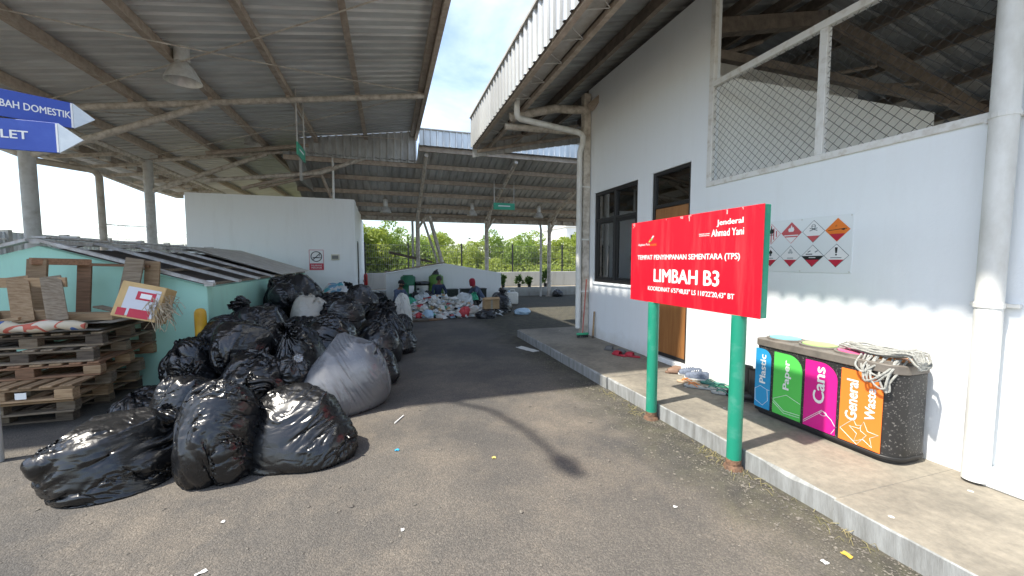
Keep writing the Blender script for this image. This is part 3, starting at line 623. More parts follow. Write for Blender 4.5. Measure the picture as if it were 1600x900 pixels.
# ---------------- white storeroom
sr=thing('storeroom','white rendered storeroom with dark side door under the canopy','storeroom',(-3.2,15.5,0))
X0,X1,Y0,Y1=-5.42,-.98,13.5,18.2
mb=MB(); mb.bb(X0,X1-.12,Y0,Y0+.12,0,3.53); mb.bb(X0,X0+.12,Y0+.12,Y1,0,3.3)
for (ya,yb,za,zb) in ((Y0,14.25,0,3.525),(14.25,15.1,2.28,3.45),(15.1,16.6,0,3.40),(16.6,Y1,0,3.25)): mb.bb(X1-.118,X1,ya,yb,za,zb)
mb.build('wall',M_store,sr)
MB().bb(X0+.02,X1-.02,Y0+.3,16.5,3.3,3.38).build('flat_roof',M_store,sr)
dd=MB(); frame(dd,14.25,15.1,.02,2.28,.05,X1-.09,X1-.02); dd.bb(X1-.07,X1-.04,14.3,15.05,.02,2.23); d=dd.build('door',M_dark,sr)
MB().tube([(X1-.03,14.95,1.0),(X1+.02,14.95,1.0),(X1+.02,14.87,1.0)],.01,6).build('handle',M_alu,d)
# ---------------- mint-green skip shelter
gs=thing('waste_shelter','mint green waste shelter with low gabled roof of open grey battens','shelter',(-3.95,9.4,0))
gx0,gx1,gy0,gy1=-5.62,-2.28,6.17,12.6; GP=-3.95; GZ,GE=1.78,1.26
t=.14
def gable(y0,y1):
    m=MB(); m.prism([(gx0,0),(gx1,0),(gx1,GE),(GP,GZ),(gx0,GE)],(0,y0,0),(1,0,0),(0,0,1),(0,1,0),y1-y0); return m
gable(gy0,gy0+t).build('gable_wall',M_mint,gs,bevel=.008)
gable(gy1-t,gy1).build('gable_wall',M_mint,gs)
mb=MB(); mb.bb(gx1-t,gx1-.001,gy0+t,gy1-t,0,GE-.01); mb.build('side_wall',M_mint,gs); MB().bb(gx0+.001,gx0+t,gy0+t,gy1-t,0,GE-.01).build('side_wall',M_mint,gs)
gsl=(GE-GZ)/(gx1-GP)
M_voidshade=mat('brown_void_shade',(.085,.065,.05),.9,(.045,.036,.03),3,6,.2,30)  # dark brown standing for the shaded void under the open rafters
M_batten=mat('grey_painted_batten',(.62,.61,.58),.75,(.40,.37,.33),9,6,.2,50)
ys=gy0-.05
k=0
while ys<gy1:
    w=.11 if k else .09
    for sgn in(1,-1):
        xe=GP+sgn*(gx1+.10-GP)
        MB().bar((GP+sgn*.05,ys,GZ+.065),(xe,ys,GE+.065+gsl*.10+.0),w,.035).build('rafter',M_batten,gs)
    k+=1; ys+=.95
for X in (gx1-.02,gx1-.62):
    z=GZ+gsl*(X-GP)+.024; MB().bar((X,gy0+.14,z),(X,gy1,z),.05,.036).build('batten',M_woodA,gs)
for sgn in (1,-1):
    for k in range(6):
        ya=gy0+.16+k*1.03; MB().bar((GP+sgn*.06,ya+.5,GZ-.035),(GP+sgn*(gx1-.16-GP),ya+.5,GE-.045-gsl*.16+.02),.98,.018).build('void_shade_sheet',M_voidshade,gs)  # added sheets that paint the shelter's dark interior as shade between the rafters
MB().bar((GP,gy0-.05,GZ+.05),(GP,gy1,GZ+.05),.10,.05).build('ridge_beam',M_batten,gs)
for k in range(5): MB().bar((GP,gy0+.02+k*1.29,GZ+.105),(GP,gy0+1.27+k*1.29,GZ+.10+.01*(k%2)),.13,.022).build('ridge_cap',M_batten,gs)
for k in range(4): MB().bb(GP-.09,GP+.08,gy0+.5+k*1.4,gy0+.55+k*1.4,GZ+.12,GZ+.145).build('cap_clip',M_steel2,gs)
# remaining sheets over the rear part
M_oldsheet=mat('old_fibre_sheet',(.66,.63,.57),.85,(.52,.48,.42),4,6,.2,30)
for k in range(3):
    ya=9.55+k*1.02; mb=MB(); mb.bar((GP+.12,ya+.5,GZ+.10),(gx1+.12,ya+.5,GE+.10+gsl*.12),1.0,.012); mb.build('roof_panel',M_oldsheet,gs)
MB().lathe([(.06,0),(.06,.07),(.055,.075)],(gx1+.02,gy0+.02,GE+.01),12).build('pipe_end',M_white,gs)
# ---------------- white low gabled shelter at the back
wg=thing('low_gabled_shelter','low white gabled block behind the sorting heap and workers','shelter',(2.3,16.5,0))
wg_m=MB(); wg_m.prism([(-.10,0),(4.62,0),(4.62,1.10),(2.28,1.50),(-.10,1.12)],(0,16.42,0),(1,0,0),(0,0,1),(0,1,0),.7); wg_m.build('wall',M_store,wg,bevel=.01)
mb=MB(); mb.bar((-.15,16.36,1.16),(2.2,16.36,1.54),.14,.05); mb.build('coping_board',M_woodA,wg)
for (a,b,l) in (((.05,16.6,1.95),(1.75,16.9,1.56),'dark timber beam lying across the low white block'),):
    tag(MB().bar(a,b,.16,.10).build('timber_beam',M_woodD),l,'beam')
tag(MB().bar((2.15,16.62,1.5),(1.60,16.3,3.42),.12,.10).build('steel_beam',M_steel),'thicker grey beam leaning up from the low white block to the eaves','beam')
tag(MB().bar((1.98,16.7,1.5),(1.36,16.4,3.3),.09,.06).build('steel_beam',M_steel),'thin grey beam leaning beside the thicker one against the eaves','beam')

# ---------------- planting kerb, low wall, wire fence
pk=MB(); pk.bb(-1.0,14,17.25,17.45,-.03,.40); tag(pk.build('planting_kerb',M_lowwall,bevel=.01),'long grey rendered kerb in front of the low boundary wall','kerb')
MB2=MB(); MB2.bb(-1.0,14,17.45,18.98,-.02,.34); struct(MB2.build('planting_bed',M_soil))
lw=MB(); lw.bb(-.97,16,19.0,19.2,-.03,1.06); tag(lw.build('boundary_wall',M_lowwall,bevel=.01),'low grey boundary wall below the wire fence','wall')
fe=thing('wire_fence','dark welded wire fence with posts standing above the low wall','fence',(6,19.1,1.06))
fx=[-1.0,.90,3.40,5.98,8.7,11.2,13.8]
for X in fx: MB().bb(X-.035,X+.035,19.08,19.14,1.06,2.45).build('post',M_wire,fe)
for a,b in zip(fx[:-1],fx[1:]):
    mb=MB(); X=a+.08
    while X<b-.05: mb.tube([(X,19.10,1.12),(X,19.10,2.36)],.0042,4,False); X+=.085
    for z in (1.14,1.45,1.75,2.05,2.34): mb.tube([(a+.035,19.105,z),(b-.035,19.105,z)],.0045,4,False)
    mb.build('mesh_panel',M_wiremesh,fe)
# ---------------- left perimeter wall with razor wire
pw=thing('perimeter_wall','grey panelled perimeter wall with razor wire beyond the canopy','wall',(-9.6,15,0))
for k in range(14):
    y=2+k*2.0; MB().bb(-9.65,-9.55,y+.02,y+1.98,-.03,1.75).build('panel',M_slag,pw)
    sheet('upper_panel',(-9.6,y+.02,1.75),(0,0,1),(0,1,0),0,.62,1.96,(1,0,0),M_fascia,pw,.2,.03)
    MB().bb(-9.7,-9.5,y-.06,y+.06,-.03,2.42).build('post',M_slag,pw)
MB().bb(-9.66,-9.54,2,30,2.16,2.20).build('rail',M_pipe,pw)
pts=[]
for i in range(1100):
    a=i*.35; y=17.5+i*.0115; pts.append((-9.6+.26*math.cos(a),y,2.68+.26*math.sin(a)))
MB().tube(pts,.005,4,False).build('razor_wire',M_wiremesh,pw)
# ---------------- far white tower block
ft=thing('far_building','far pale building just showing past the corner of the storage building','building',(40,62,0))
MB().bb(28,38,60,70,-.03,7.2).build('wall',M_inner,ft)
MB().bb(27.8,38.2,59.8,70.2,7.2,7.6).build('parapet',M_inner,ft)
for i in range(5):
    for j in range(2): MB().bb(28.8+i*1.9,29.8+i*1.9,59.93,59.99,1.4+j*3,2.9+j*3).build('window',M_dark,ft)

# ================================================================== VEGETATION
def leaf_mesh(name,n,seed,size,m,dims,lump=7):
    rng=np.random.default_rng(seed)
    cen=rng.normal(size=(lump*6,3)); cen/=np.linalg.norm(cen,axis=1)[:,None]; cen*=rng.uniform(.45,1.,(len(cen),1)); cen[:,2]=np.abs(cen[:,2])*1.0-.15
    cr_=rng.uniform(.14,.34,len(cen))
    idx=rng.integers(0,len(cen),n); d=rng.normal(size=(n,3)); d/=np.linalg.norm(d,axis=1)[:,None]
    p=cen[idx]+d*(cr_[idx]*rng.uniform(.4,1.,n)**.5)[:,None]
    p*=np.array(dims); p[:,2]+=dims[2]*.32; p[:,2]=np.maximum(p[:,2],.05)
    u=rng.normal(size=(n,3)); u/=np.linalg.norm(u,axis=1)[:,None]; w=np.cross(u,rng.normal(size=(n,3))); w/=np.linalg.norm(w,axis=1)[:,None]
    s=size*rng.uniform(.6,1.3,(n,1))
    V=np.stack([p-u*s,p+w*s*.42,p+u*s,p-w*s*.42],1).reshape(-1,3)
    me=bpy.data.meshes.new(name); me.vertices.add(4*n); me.vertices.foreach_set('co',V.ravel()); me.loops.add(4*n); me.loops.foreach_set('vertex_index',np.arange(4*n)); me.polygons.add(n); me.polygons.foreach_set('loop_start',np.arange(n)*4); me.polygons.foreach_set('loop_total',np.full(n,4)); me.update(calc_edges=True); me.materials.append(m); return me
CR=[leaf_mesh('crown',17000,s,.085,(M_leaf,M_leaf3,M_leaf)[s-1],(2.3,1.9,2.5)) for s in (1,2,3)]
def trunk_mesh(seed):
    r=random.Random(seed); mb=MB()
    for k in range(5):
        a=r.uniform(0,6.28); x,y=math.cos(a),math.sin(a)
        mb.tube([(x*.05,y*.05,0),(x*.25,y*.25,.7),(x*.7,y*.6,1.4),(x*1.2,y*1.0,2.1)],[.07,.055,.04,.012],6)
    return mb
trees=[(-1.9,24,1.28,'beside the storeroom corner'),(.3,25.5,1.22,'behind the leaning beams'),(2.9,27,1.02,'lowest crown above the peak of the white block'),(5.2,25,.93,'right of the middle fence post'),(7.9,26,1.13,'behind the rear canopy post'),(10.6,27,1.18,'behind the post with the drainpipe'),(13.4,27,1.2,'nearest the storage building corner'),(17.0,30,1.3,'mostly hidden by the storage building'),(-4.9,28,1.2,'mostly hidden behind the storeroom'),(4.0,33,1.25,'farther back in the gap of the crowns')]
for i,(x,y,s,l) in enumerate(trees):
    t=thing('mangrove_tree','bushy yellow-green tree beyond the fence, '+l,'tree',(x,y,-.03),'trees beyond the fence')
    link('crown',CR[i%3],t); tr=trunk_mesh(i).build('trunk',M_bark,t,local=True); t.scale=(s*1.12,s,s); t.rotation_euler=(0,0,i*1.7)
# low scrub that fills in under the crowns: uncountable
tag(link('undergrowth',leaf_mesh('undergrowth',26000,9,.10,M_leaf,(14,3.2,1.35),40)),'dense low green scrub beyond the fence','scrub',None,'stuff').location=(5,24,-.03)
PL=[leaf_mesh('foliage',170,s,.09,M_leaf2,(.22,.22,.42),3) for s in (5,6)]
for i,(x,s,l) in enumerate(((4.98,1.15,'broad low potted shrub beside the white block'),(5.75,.95,'thin potted shrub, second from the white block'),(6.25,.9,'small potted shrub next to the tallest one'),(7.05,1.5,'tallest potted shrub on the kerb near the post'))):
    t=thing('potted_shrub',l,'shrub',(x,17.35,.40),'potted shrubs on the kerb')
    o=link('foliage',PL[i%2],t); o.location=(0,0,.12); o.scale=(1,1,s)
    mb=MB(); mb.lathe([(.07,0),(.09,.16),(.08,.16),(.078,.13),(0,.13)],(0,0,0),12); mb.build('pot',M_black,t,local=True,smooth=True)
    mb=MB(); mb.tube([(0,0,.1),(.02,0,.3),(-.01,.02,.55*s)],[.010,.008,.003],5); mb.build('stem',M_bark,t,local=True)
# ================================================================== SIGNS AND FITTINGS
# ---------------- red board on two green posts
SX=2.50
M_chip=mat('chipped_film_edge',(.62,.40,.38),.7)
rsn=thing('red_sign','red waste store sign board with white lettering on two green posts','sign',(SX,2.9,0))
MB().bb(SX-.002,SX+.055,2.13,3.69,1.195,1.995).build('sign_edge',M_green,rsn,bevel=.003)
MB().bb(SX-.012,SX-.0025,2.127,3.693,1.192,1.998).build('sign_face',M_red,rsn,bevel=.002)
for Y in (2.33,3.34):
    p=MB().lathe([(.052,0),(.052,1.99)],(SX+.108,Y,0),20).build('post',M_green,rsn,smooth=True) if False else MB().lathe([(.052,.05),(.052,1.97)],(SX-.0+.0,Y,0),20)
    p=MB().lathe([(.0525,.055),(.0525,1.194)],(SX+.022,Y,0),20).build('post',M_green,rsn,smooth=True)
    MB().lathe([(.075,-.01),(.068,.02),(.0545,.035),(.0545,.075),(.053,.08)],(SX+.022,Y,0),16).build('post_foot',M_rust,p,smooth=True)
for k in range(13):
    y=rnd.uniform(2.16,3.66); l=abs(rnd.gauss(0,.022))+.004; w=rnd.uniform(.002,.006); z=1.994-0
    MB().bb(SX-.0126,SX-.0121,y,y+w*2.2,z-l,z).build('film_chip',M_chip,rsn)
for y,z in ((2.16,1.965),(2.16,1.225),(3.66,1.965),(3.66,1.225),(2.91,1.975),(2.91,1.215)): MB().lathe([(.007,0),(.006,.003),(0,.004)],(SX-.012,y,z),8,Matrix(((0,0,-1),(0,1,0),(1,0,0)))).build('rivet',M_red,rsn)
ey=(0,0,1); ex_=(0,-1,0); xf=SX-.0125
YC=2.91
def st_(s,yc,z,w,h,b=.0,al='CENTER',shear=0,m=M_letter): return text(s,(xf,yc,z),ex_,ey,m,rsn,w,h,al,bold=b,shear=shear)
st_('TEMPAT PENYIMPANAN SEMENTARA (TPS)',2.94,1.600,1.26,.060,.026)
st_('LIMBAH B3',2.90,1.400,.80,.122,.030)
st_('KOORDINAT 6\'57\'48,03" LS 110\'22\'20,43" BT',2.87,1.305,1.04,.048,.026)
st_('Jenderal',2.41,1.868,.245,.055,.022); st_('Ahmad Yani',2.435,1.795,.305,.055,.022)
st_('BANDAR UDARA\nINTERNASIONAL',2.665,1.803,.115,.024,.01)
st_('Angkasa Pura',3.475,1.748,.19,.030,.004,shear=.25)
M_orange=mat('orange_print',(.80,.24,.03),.5)
st_('LOGISTIK',3.325,1.750,.105,.019,.01,m=M_orange)
# small ribbon emblem above the airport name
for k,(dy,dz,c) in enumerate(((0,0,(.80,.55,.10)),(-.022,.012,(.35,.62,.20)),(-.04,.034,(.62,.62,.66)))):
    a=[(-.024,-.010),(-.004,-.016),(.024,.010),(.004,.016)]
    MB().prism(a,(xf-.0008,3.375+dy,1.800+dz),ex_,ey,(-1,0,0),.001).build('emblem',mat('emblem_ink%d'%k,c,.5),rsn)
# ---------------- hazard diamonds
hz=thing('hazard_board','white board of eight hazard diamonds screwed to the wall','board',(WX,2.8,1.75))
MB().bb(WX-.006,WX-.001,2.355,3.32,1.495,2.00).build('panel',mat('white_acrylic_board',(.76,.79,.80),.35),hz,bevel=.001)
M_hr=mat('hazard_red_ink',(.52,.02,.05),.5); M_hs=mat('hazard_pale_red_ink',(.56,.10,.11),.5); M_ho=mat('hazard_orange_ink',(.80,.20,.025),.5); M_hk=mat('black_ink',(.015,.015,.015),.5)
M_hw=mat('hazard_white_ink',(.80,.80,.80),.5); M_hline=mat('hazard_outline_ink',(.10,.13,.14),.5)
hx=WX-.0064
def pol(pts,o,m,par,d=.0006,lay=0): return MB().prism(pts,(hx-lay*.0008,o[0],o[1]),ex_,ey,(-1,0,0),d).build('ink_shape',m,par)
def diamond(y,z,fill,line):
    r=.103; base=MB().prism([(0,-r),(r,0),(0,r),(-r,0)],(hx,y,z),ex_,ey,(-1,0,0),.0006).build('diamond',line,hz)
    q=r-.005; pol([(0,-q),(q,0),(0,q),(-q,0)],(y,z),fill,base,lay=1); return base
def flame(y,z,s,m,b,lay=3): pol([(-.022*s,0),(-.030*s,.02*s),(-.016*s,.038*s),(-.012*s,.028*s),(.002*s,.062*s),(.010*s,.036*s),(.018*s,.044*s),(.028*s,.018*s),(.018*s,0)],(y,z),m,b,lay=lay)
def foot(y,z,m,b,w=.055,zt=-.035,lay=2):
    q=.098; pol([(-w,zt),(w,zt),(q+ (-q-zt)*0+ -(q-(q+zt)) ,zt),(0,-q)] if False else [(-(q+zt),zt),((q+zt),zt),(0,-q)],(y,z),m,b,lay=lay)
ys_=[3.10,2.89,2.68,2.476]; z1_,z2_=1.872,1.648
# 1 striped solid
b=diamond(ys_[0],z1_,M_hw,M_hs)
for i in range(-3,4):
    w=.011; c=i*.028; q=.096; h=q-abs(c)-w
    if h>0: pol([(c-w/2,-h),(c+w/2,-h),(c+w/2,h),(c-w/2,h)],(ys_[0],z1_),M_hs,b,lay=2)
flame(ys_[0],z1_+.005,1.1,M_hk,b); pol([(-.03,-.012),(.03,-.012),(.03,-.004),(-.03,-.004)],(ys_[0],z1_),M_hk,b,lay=3)
# 2 red flammable
b=diamond(ys_[1],z1_,M_hs,M_hs); flame(ys_[1],z1_+.01,1.05,M_hw,b); pol([(-.07,-.03),(.07,-.03),(.07,-.020),(-.07,-.020)],(ys_[1],z1_),M_hw,b,lay=2); foot(ys_[1],z1_,M_hw,b,zt=-.042)
# 3 toxic
b=diamond(ys_[2],z1_,M_hw,M_hline); pol([(.020*math.cos(t),.022*math.sin(t)) for t in np.linspace(0,6.1,14)],(ys_[2],z1_+.045),M_hline,b,lay=2)
pol([(.015*math.cos(t),.017*math.sin(t)) for t in np.linspace(0,6.1,14)],(ys_[2],z1_+.046),M_hw,b,lay=3)
for s in(-1,1): pol([(s*.007+.0045*math.cos(t),.0045*math.sin(t)) for t in np.linspace(0,5.6,8)],(ys_[2],z1_+.048),M_hk,b,lay=4)
for s in(-1,1): pol([(-.035,-.004*s-.012*s),(-.035,.002*s-.012*s),(.035,.012*s+.004),(.035,.012*s-.002)],(ys_[2],z1_+.018),M_hline,b,lay=2)
foot(ys_[2],z1_,M_hs,b,zt=-.040); 
# 4 orange reactive
b=diamond(ys_[3],z1_,M_ho,M_ho); pol([(-.075,-.006),(.06,.006),(.075,.004),(.075,.009),(.06,.011),(-.075,-.001)],(ys_[3],z1_),M_hk,b,lay=2); pol([(-.02,.03),(-.005,.045),(-.012,.034),(.004,.033)],(ys_[3],z1_),M_hk,b,lay=2); pol([(.03,.000),(.065,.008),(.055,-.006)],(ys_[3],z1_),M_hk,b,lay=3); foot(ys_[3],z1_,M_hr,b,zt=-.034)
# lower row
b=diamond(ys_[0],z2_,M_hw,M_hline); flame(ys_[0],z2_+.025,.75,M_hk,b); pol([(.012*math.cos(t),.012*math.sin(t)) for t in np.linspace(0,5.8,10)],(ys_[0],z2_+.014),M_hline,b,lay=2); foot(ys_[0],z2_,M_hr,b); pol([(-.03,-.022),(.03,-.022),(.03,-.016),(-.03,-.016)],(ys_[0],z2_),M_hline,b,lay=2)
b=diamond(ys_[1],z2_,M_hw,M_hline)
for a in (90,210,330): pol([(.014*math.cos(R_(a))+.012*math.cos(t),.014*math.sin(R_(a))+.012*math.sin(t)) for t in np.linspace(0,5.8,10)],(ys_[1],z2_+.042),mat('grey_ink',(.42,.45,.46),.5),b,lay=2)
foot(ys_[1],z2_,M_hr,b); pol([(-.03,-.022),(.03,-.022),(.03,-.016),(-.03,-.016)],(ys_[1],z2_),M_hline,b,lay=2)
b=diamond(ys_[2],z2_,M_hw,M_hline); q=.098; pol([(-q,0),(q,0),(0,-q)],(ys_[2],z2_),M_hk,b,lay=2); pol([(-.03,-.019),(.03,-.019),(.03,-.012),(-.03,-.012)],(ys_[2],z2_),M_hw,b,lay=3); foot(ys_[2],z2_,M_hr,b,lay=3); pol([(-.06,.012),(.0,.012),(.0,.020),(-.06,.020)],(ys_[2],z2_),M_hk,b,lay=2); pol([(-.045,.036),(-.02,.05),(-.015,.044),(-.04,.030)],(ys_[2],z2_),M_hline,b,lay=2); pol([(.02,.036),(.045,.05),(.05,.044),(.025,.030)],(ys_[2],z2_),M_hline,b,lay=2)
b=diamond(ys_[3],z2_,M_hw,M_hline); pol([(-.007,.022),(.007,.022),(.011,.072),(-.011,.072)],(ys_[3],z2_),M_hk,b,lay=2); pol([(.008*math.cos(t),.008*math.sin(t)) for t in np.linspace(0,5.6,8)],(ys_[3],z2_+.008),M_hk,b,lay=2); foot(ys_[3],z2_,M_hr,b); pol([(-.045,-.022),(.045,-.022),(.045,-.016),(-.045,-.016)],(ys_[3],z2_),M_hline,b,lay=2)
for (y,z) in ((2.367,1.988),(2.367,1.507),(2.79,1.988),(2.79,1.507),(3.30,1.988),(3.30,1.507)): MB().lathe([(.007,0),(.006,.004),(0,.005)],(WX-.006,y,z),8,Matrix(((0,0,-1),(0,1,0),(1,0,0)))).build('screw',M_alu,hz)
# ---------------- blue direction boards
bs=thing('direction_sign','blue direction boards with pale arrow tips on a post by the canopy','sign',(-3.0,4.14,0))
MB().lathe([(.04,0),(.04,3.1)],(-3.02,4.16,0),14).build('post',M_steel2,bs,smooth=True)
def arrow(p,d,z0,z1,L0,Lb,Lt,txt,tr,th,tw):
    p=Vector((p[0],p[1],0)); d=Vector((*d,0)).normalized(); n=Vector((d.y,-d.x,0))
    if n.y>0: n=-n
    bd=MB().prism([(L0,z0),(Lb,z0),(Lb,z1),(L0,z1)],p,d,(0,0,1),-n,.018).build('board',M_blue,bs,bevel=.002)
    zc=(z0+z1)/2
    MB().prism([(Lb+.002,z0),(Lt,zc),(Lb+.002,z1)],p+n*.001,d,(0,0,1),-n,.016).build('arrow_tip',M_arrow,bs)
    MB().prism([(Lb-.012,z0+.004),(Lb,z0+.004),(Lb,z1-.004),(Lb-.012,z1-.004)],p+n*.0015,d,(0,0,1),-n,.002).build('white_border',M_letter,bd)
    text(txt,p+d*tr+n*.001+Vector((0,0,zc-th*.5)),d,(0,0,1),M_letter,bd,tw,th,'RIGHT',bold=.022)
arrow((-2.78,4.11),(.84,.54),2.70,2.905,-.75,.368,.495,'LIMBAH DOMESTIK',.355,.054,.44)
arrow((-2.78,4.09),(.996,.087),2.452,2.682,-.55,.319,.467,'TOILET',.150,.062,.32)
# ---------------- hanging lamps and boards
def bay_lamp(loc,s,label,grp='high-bay lamps'):
    t=thing('pendant_lamp',label,'lamp',loc,grp)
    MB().lathe([(.10,.34),(.115,.33),(.115,.62),(.10,.66),(.03,.67)],n=20).build('gear_housing',M_alu,t,smooth=True,local=True)
    MB().lathe([(.085,.34),(.11,.30),(.16,.25),(.23,.12),(.275,.015),(.28,0),(.270,0),(.22,.12),(.15,.24),(.08,.29)],n=28).build('reflector',M_alu,t,smooth=True,local=True)
    MB().lathe([(.03,.28),(.06,.22),(.05,.12),(0,.09)],n=14).build('bulb',M_lampglass,t,smooth=True,local=True)
    MB().tube([(0,0,.66),(0,0,1.1)],.012,6).build('stem',M_steel,t,local=True)
    t.scale=(s,s,s); return t
bay_lamp((-3.22,8.2,4.60),.95,'nearest aluminium high-bay lamp under the open canopy')
bay_lamp((-3.62,13.3,4.93),.86,'aluminium high-bay lamp above the storeroom front wall')
for X,l in ((-.05,'high-bay lamp in the rear canopy nearest the storeroom'),(3.25,'high-bay lamp in the rear canopy beside the green hanging board'),(6.1,'high-bay lamp in the rear canopy nearest the storage building')): bay_lamp((X,15.8,3.42),.75,l)
def hang_board(name,label,a,b,z0,z1,top,cen):
    t=thing(name,label,'sign',(*cen,z0),'green hanging boards'); A=Vector((*a,0));B=Vector((*b,0)); d=(B-A).normalized()
    MB().bar(A+Vector((0,0,(z0+z1)/2)),B+Vector((0,0,(z0+z1)/2)),.03,z1-z0).build('board',M_gsign,t)
    n=Vector((d.y,-d.x,0)); n=n if (n.y<0 or abs(n.y)<.1 and n.x>0) else -n
    c=(A+B)/2
    MB().bar(c-d*.28*(B-A).length+n*.017+Vector((0,0,z0+(z1-z0)*.55)),c+d*.28*(B-A).length+n*.017+Vector((0,0,z0+(z1-z0)*.55)),.004,.035).build('white_line',M_letter,t)
    for q in (A+d*.03,B-d*.03): MB().tube([q+Vector((0,0,z1)),q+Vector((0,0,top))],.018,6).build('hanger_rod',M_steel2,t)
    MB().tube([A+d*.03+Vector((0,0,(z1*.35+top*.65))),B-d*.03+Vector((0,0,z1*.35+top*.65))],.014,6).build('cross_rod',M_steel2,t)
hang_board('hanging_sign','green board hung edge-on from the open canopy roof',(-1.86,9.9),(-1.86,10.75),3.95,4.22,5.35,(-1.86,10.3))
hang_board('hanging_sign','green board hung facing the yard under the rear canopy',(3.66,14.0),(4.46,14.0),3.46,3.70,4.50,(4.04,14.0))
# ---------------- storeroom fittings
ns=thing('no_smoking_sign','red and white no smoking sign on the storeroom wall','sign',(-2.1,13.49,1.6))
MB().bb(-2.31,-1.90,13.485,13.499,1.32,1.95).build('panel',M_white,ns)
MB().bb(-2.295,-1.915,13.482,13.4848,1.335,1.53).build('red_band',M_hr,ns)
for a in (frame,):
    mb=MB()
    for (u0,u1,w0,w1) in ((-2.305,-1.905,1.935,1.948),(-2.305,-1.905,1.322,1.332),(-2.308,-2.297,1.332,1.935),(-1.913,-1.902,1.332,1.935)): mb.bb(u0,u1,13.481,13.4848,w0,w1)
    mb.build('red_border',M_hr,ns)
mb=MB(); mb.tube([(-2.105+.15*math.cos(t),13.482,1.74+.15*math.sin(t)) for t in np.linspace(0,2*PI,28,endpoint=False)],.013,6,closed=True); mb.tube([(-2.105-.105,13.482,1.74-.105),(-2.105+.105,13.482,1.74+.105)],.012,6); mb.build('ring',M_hk,ns)
mb=MB(); mb.bb(-2.21,-2.03,13.482,13.4846,1.69,1.72); mb.bb(-2.02,-1.99,13.482,13.4846,1.69,1.72); mb.tube([(-2.00,13.483,1.75),(-2.03,13.483,1.78),(-2.0,13.483,1.81)],.007,5); mb.build('cigarette',M_hk,ns)
text('DILARANG\nMEROKOK',(-2.105,13.4815,1.37),(1,0,0),(0,0,1),M_letter,ns,.30,.12,bold=.01)
eb=thing('meter_box','small grey meter box with cream frame on the storeroom wall','meter box',(-1.57,13.49,1.72))
MB().bb(-1.69,-1.45,13.46,13.499,1.63,1.81).build('case',mat('cream_plastic',(.60,.56,.44),.5),eb,bevel=.008); MB().bb(-1.66,-1.48,13.452,13.459,1.665,1.775).build('cover',mat('grey_smoked_cover',(.14,.14,.13),.3),eb)
feo=thing('fire_extinguisher','red fire extinguisher on the storeroom side wall','extinguisher',(-.88,17.1,.55))
MB().lathe([(.06,.0),(.075,.02),(.075,.40),(.06,.46),(.025,.49),(.025,.52)],(-.88,17.1,.62),16).build('cylinder',mat('extinguisher_red',(.42,.015,.015),.35),feo,smooth=True)
mb=MB(); mb.bb(-.90,-.86,17.0,17.12,1.13,1.17); mb.tube([(-.88,17.05,1.15),(-.88,16.95,1.05),(-.88,16.99,.8)],.012,6); mb.build('valve',M_black,feo); MB().bb(-.98,-.94,17.05,17.15,.75,.85).build('bracket',M_steel,feo)
# ---------------- yellow bollard
yb=thing('bollard','yellow steel bollard at the corner of the mint green shelter','bollard',(-2.20,5.9,0))
MB().lathe([(.062,0),(.062,.95),(.058,.985),(.042,1.015),(.015,1.025),(0,1.026)],(-2.20,5.72,0),18).build('tube',M_yellow,yb,smooth=True)
MB().lathe([(.09,0),(.09,.015)],(-2.20,5.72,0),12).build('base_plate',M_rust,yb)

# ================================================================== RECYCLING BINS AND ROPE
bn=thing('recycling_bin','black four-part recycling bin with coloured panels on the walkway','bin',(3.5,2.3,PH))
def stad(x0,x1,y0,y1,r,n=10):
    P=[]
    for cx,cy,a0 in ((x0+r,y0+r,PI),(x1-r*.6,y0+r*.6,1.5*PI),(x1-.03,y1-.03,0),(x0+.06,y1-.06,PI/2)):
        q=r if a0==PI else (r*.6 if a0==1.5*PI else (.03 if a0==0 else .06))
        for k in range(n+1): a=a0+PI/2*k/n; P.append((cx+q*math.cos(a),cy+q*math.sin(a)))
    return P
def binring(off,z0,z1,m,name,bev=.004,sm=True):
    return MB().prism(stad(3.362-off,3.722+min(off,.0),1.775-off,2.905+off,.13+off*.5),(0,0,z0),(1,0,0),(0,1,0),(0,0,1),z1-z0).build(name,m,bn,bevel=bev,smooth=sm)
binring(-.012,PH+.002,PH+.03,M_black,'base'); binring(0,PH+.03,.80,M_speck,'body'); binring(.010,PH+.032,PH+.055,M_black,'lower_trim'); binring(.010,.802,.868,M_binrim,'rim',.006)
cols=[('Plastic',(.025,.30,.58),2.735,2.893),('Paper',(.10,.56,.10),2.445,2.705),('Cans',(.66,.015,.25),2.165,2.42),('General\nWaste',(.95,.22,.035),1.862,2.14)]
Lc=[(.20,.52,.62),(.30,.52,.18),(.75,.10,.28),(.55,.25,.1)]
M_line=mat('pale_line_print',(.80,.78,.78),.5)
xb=3.3615
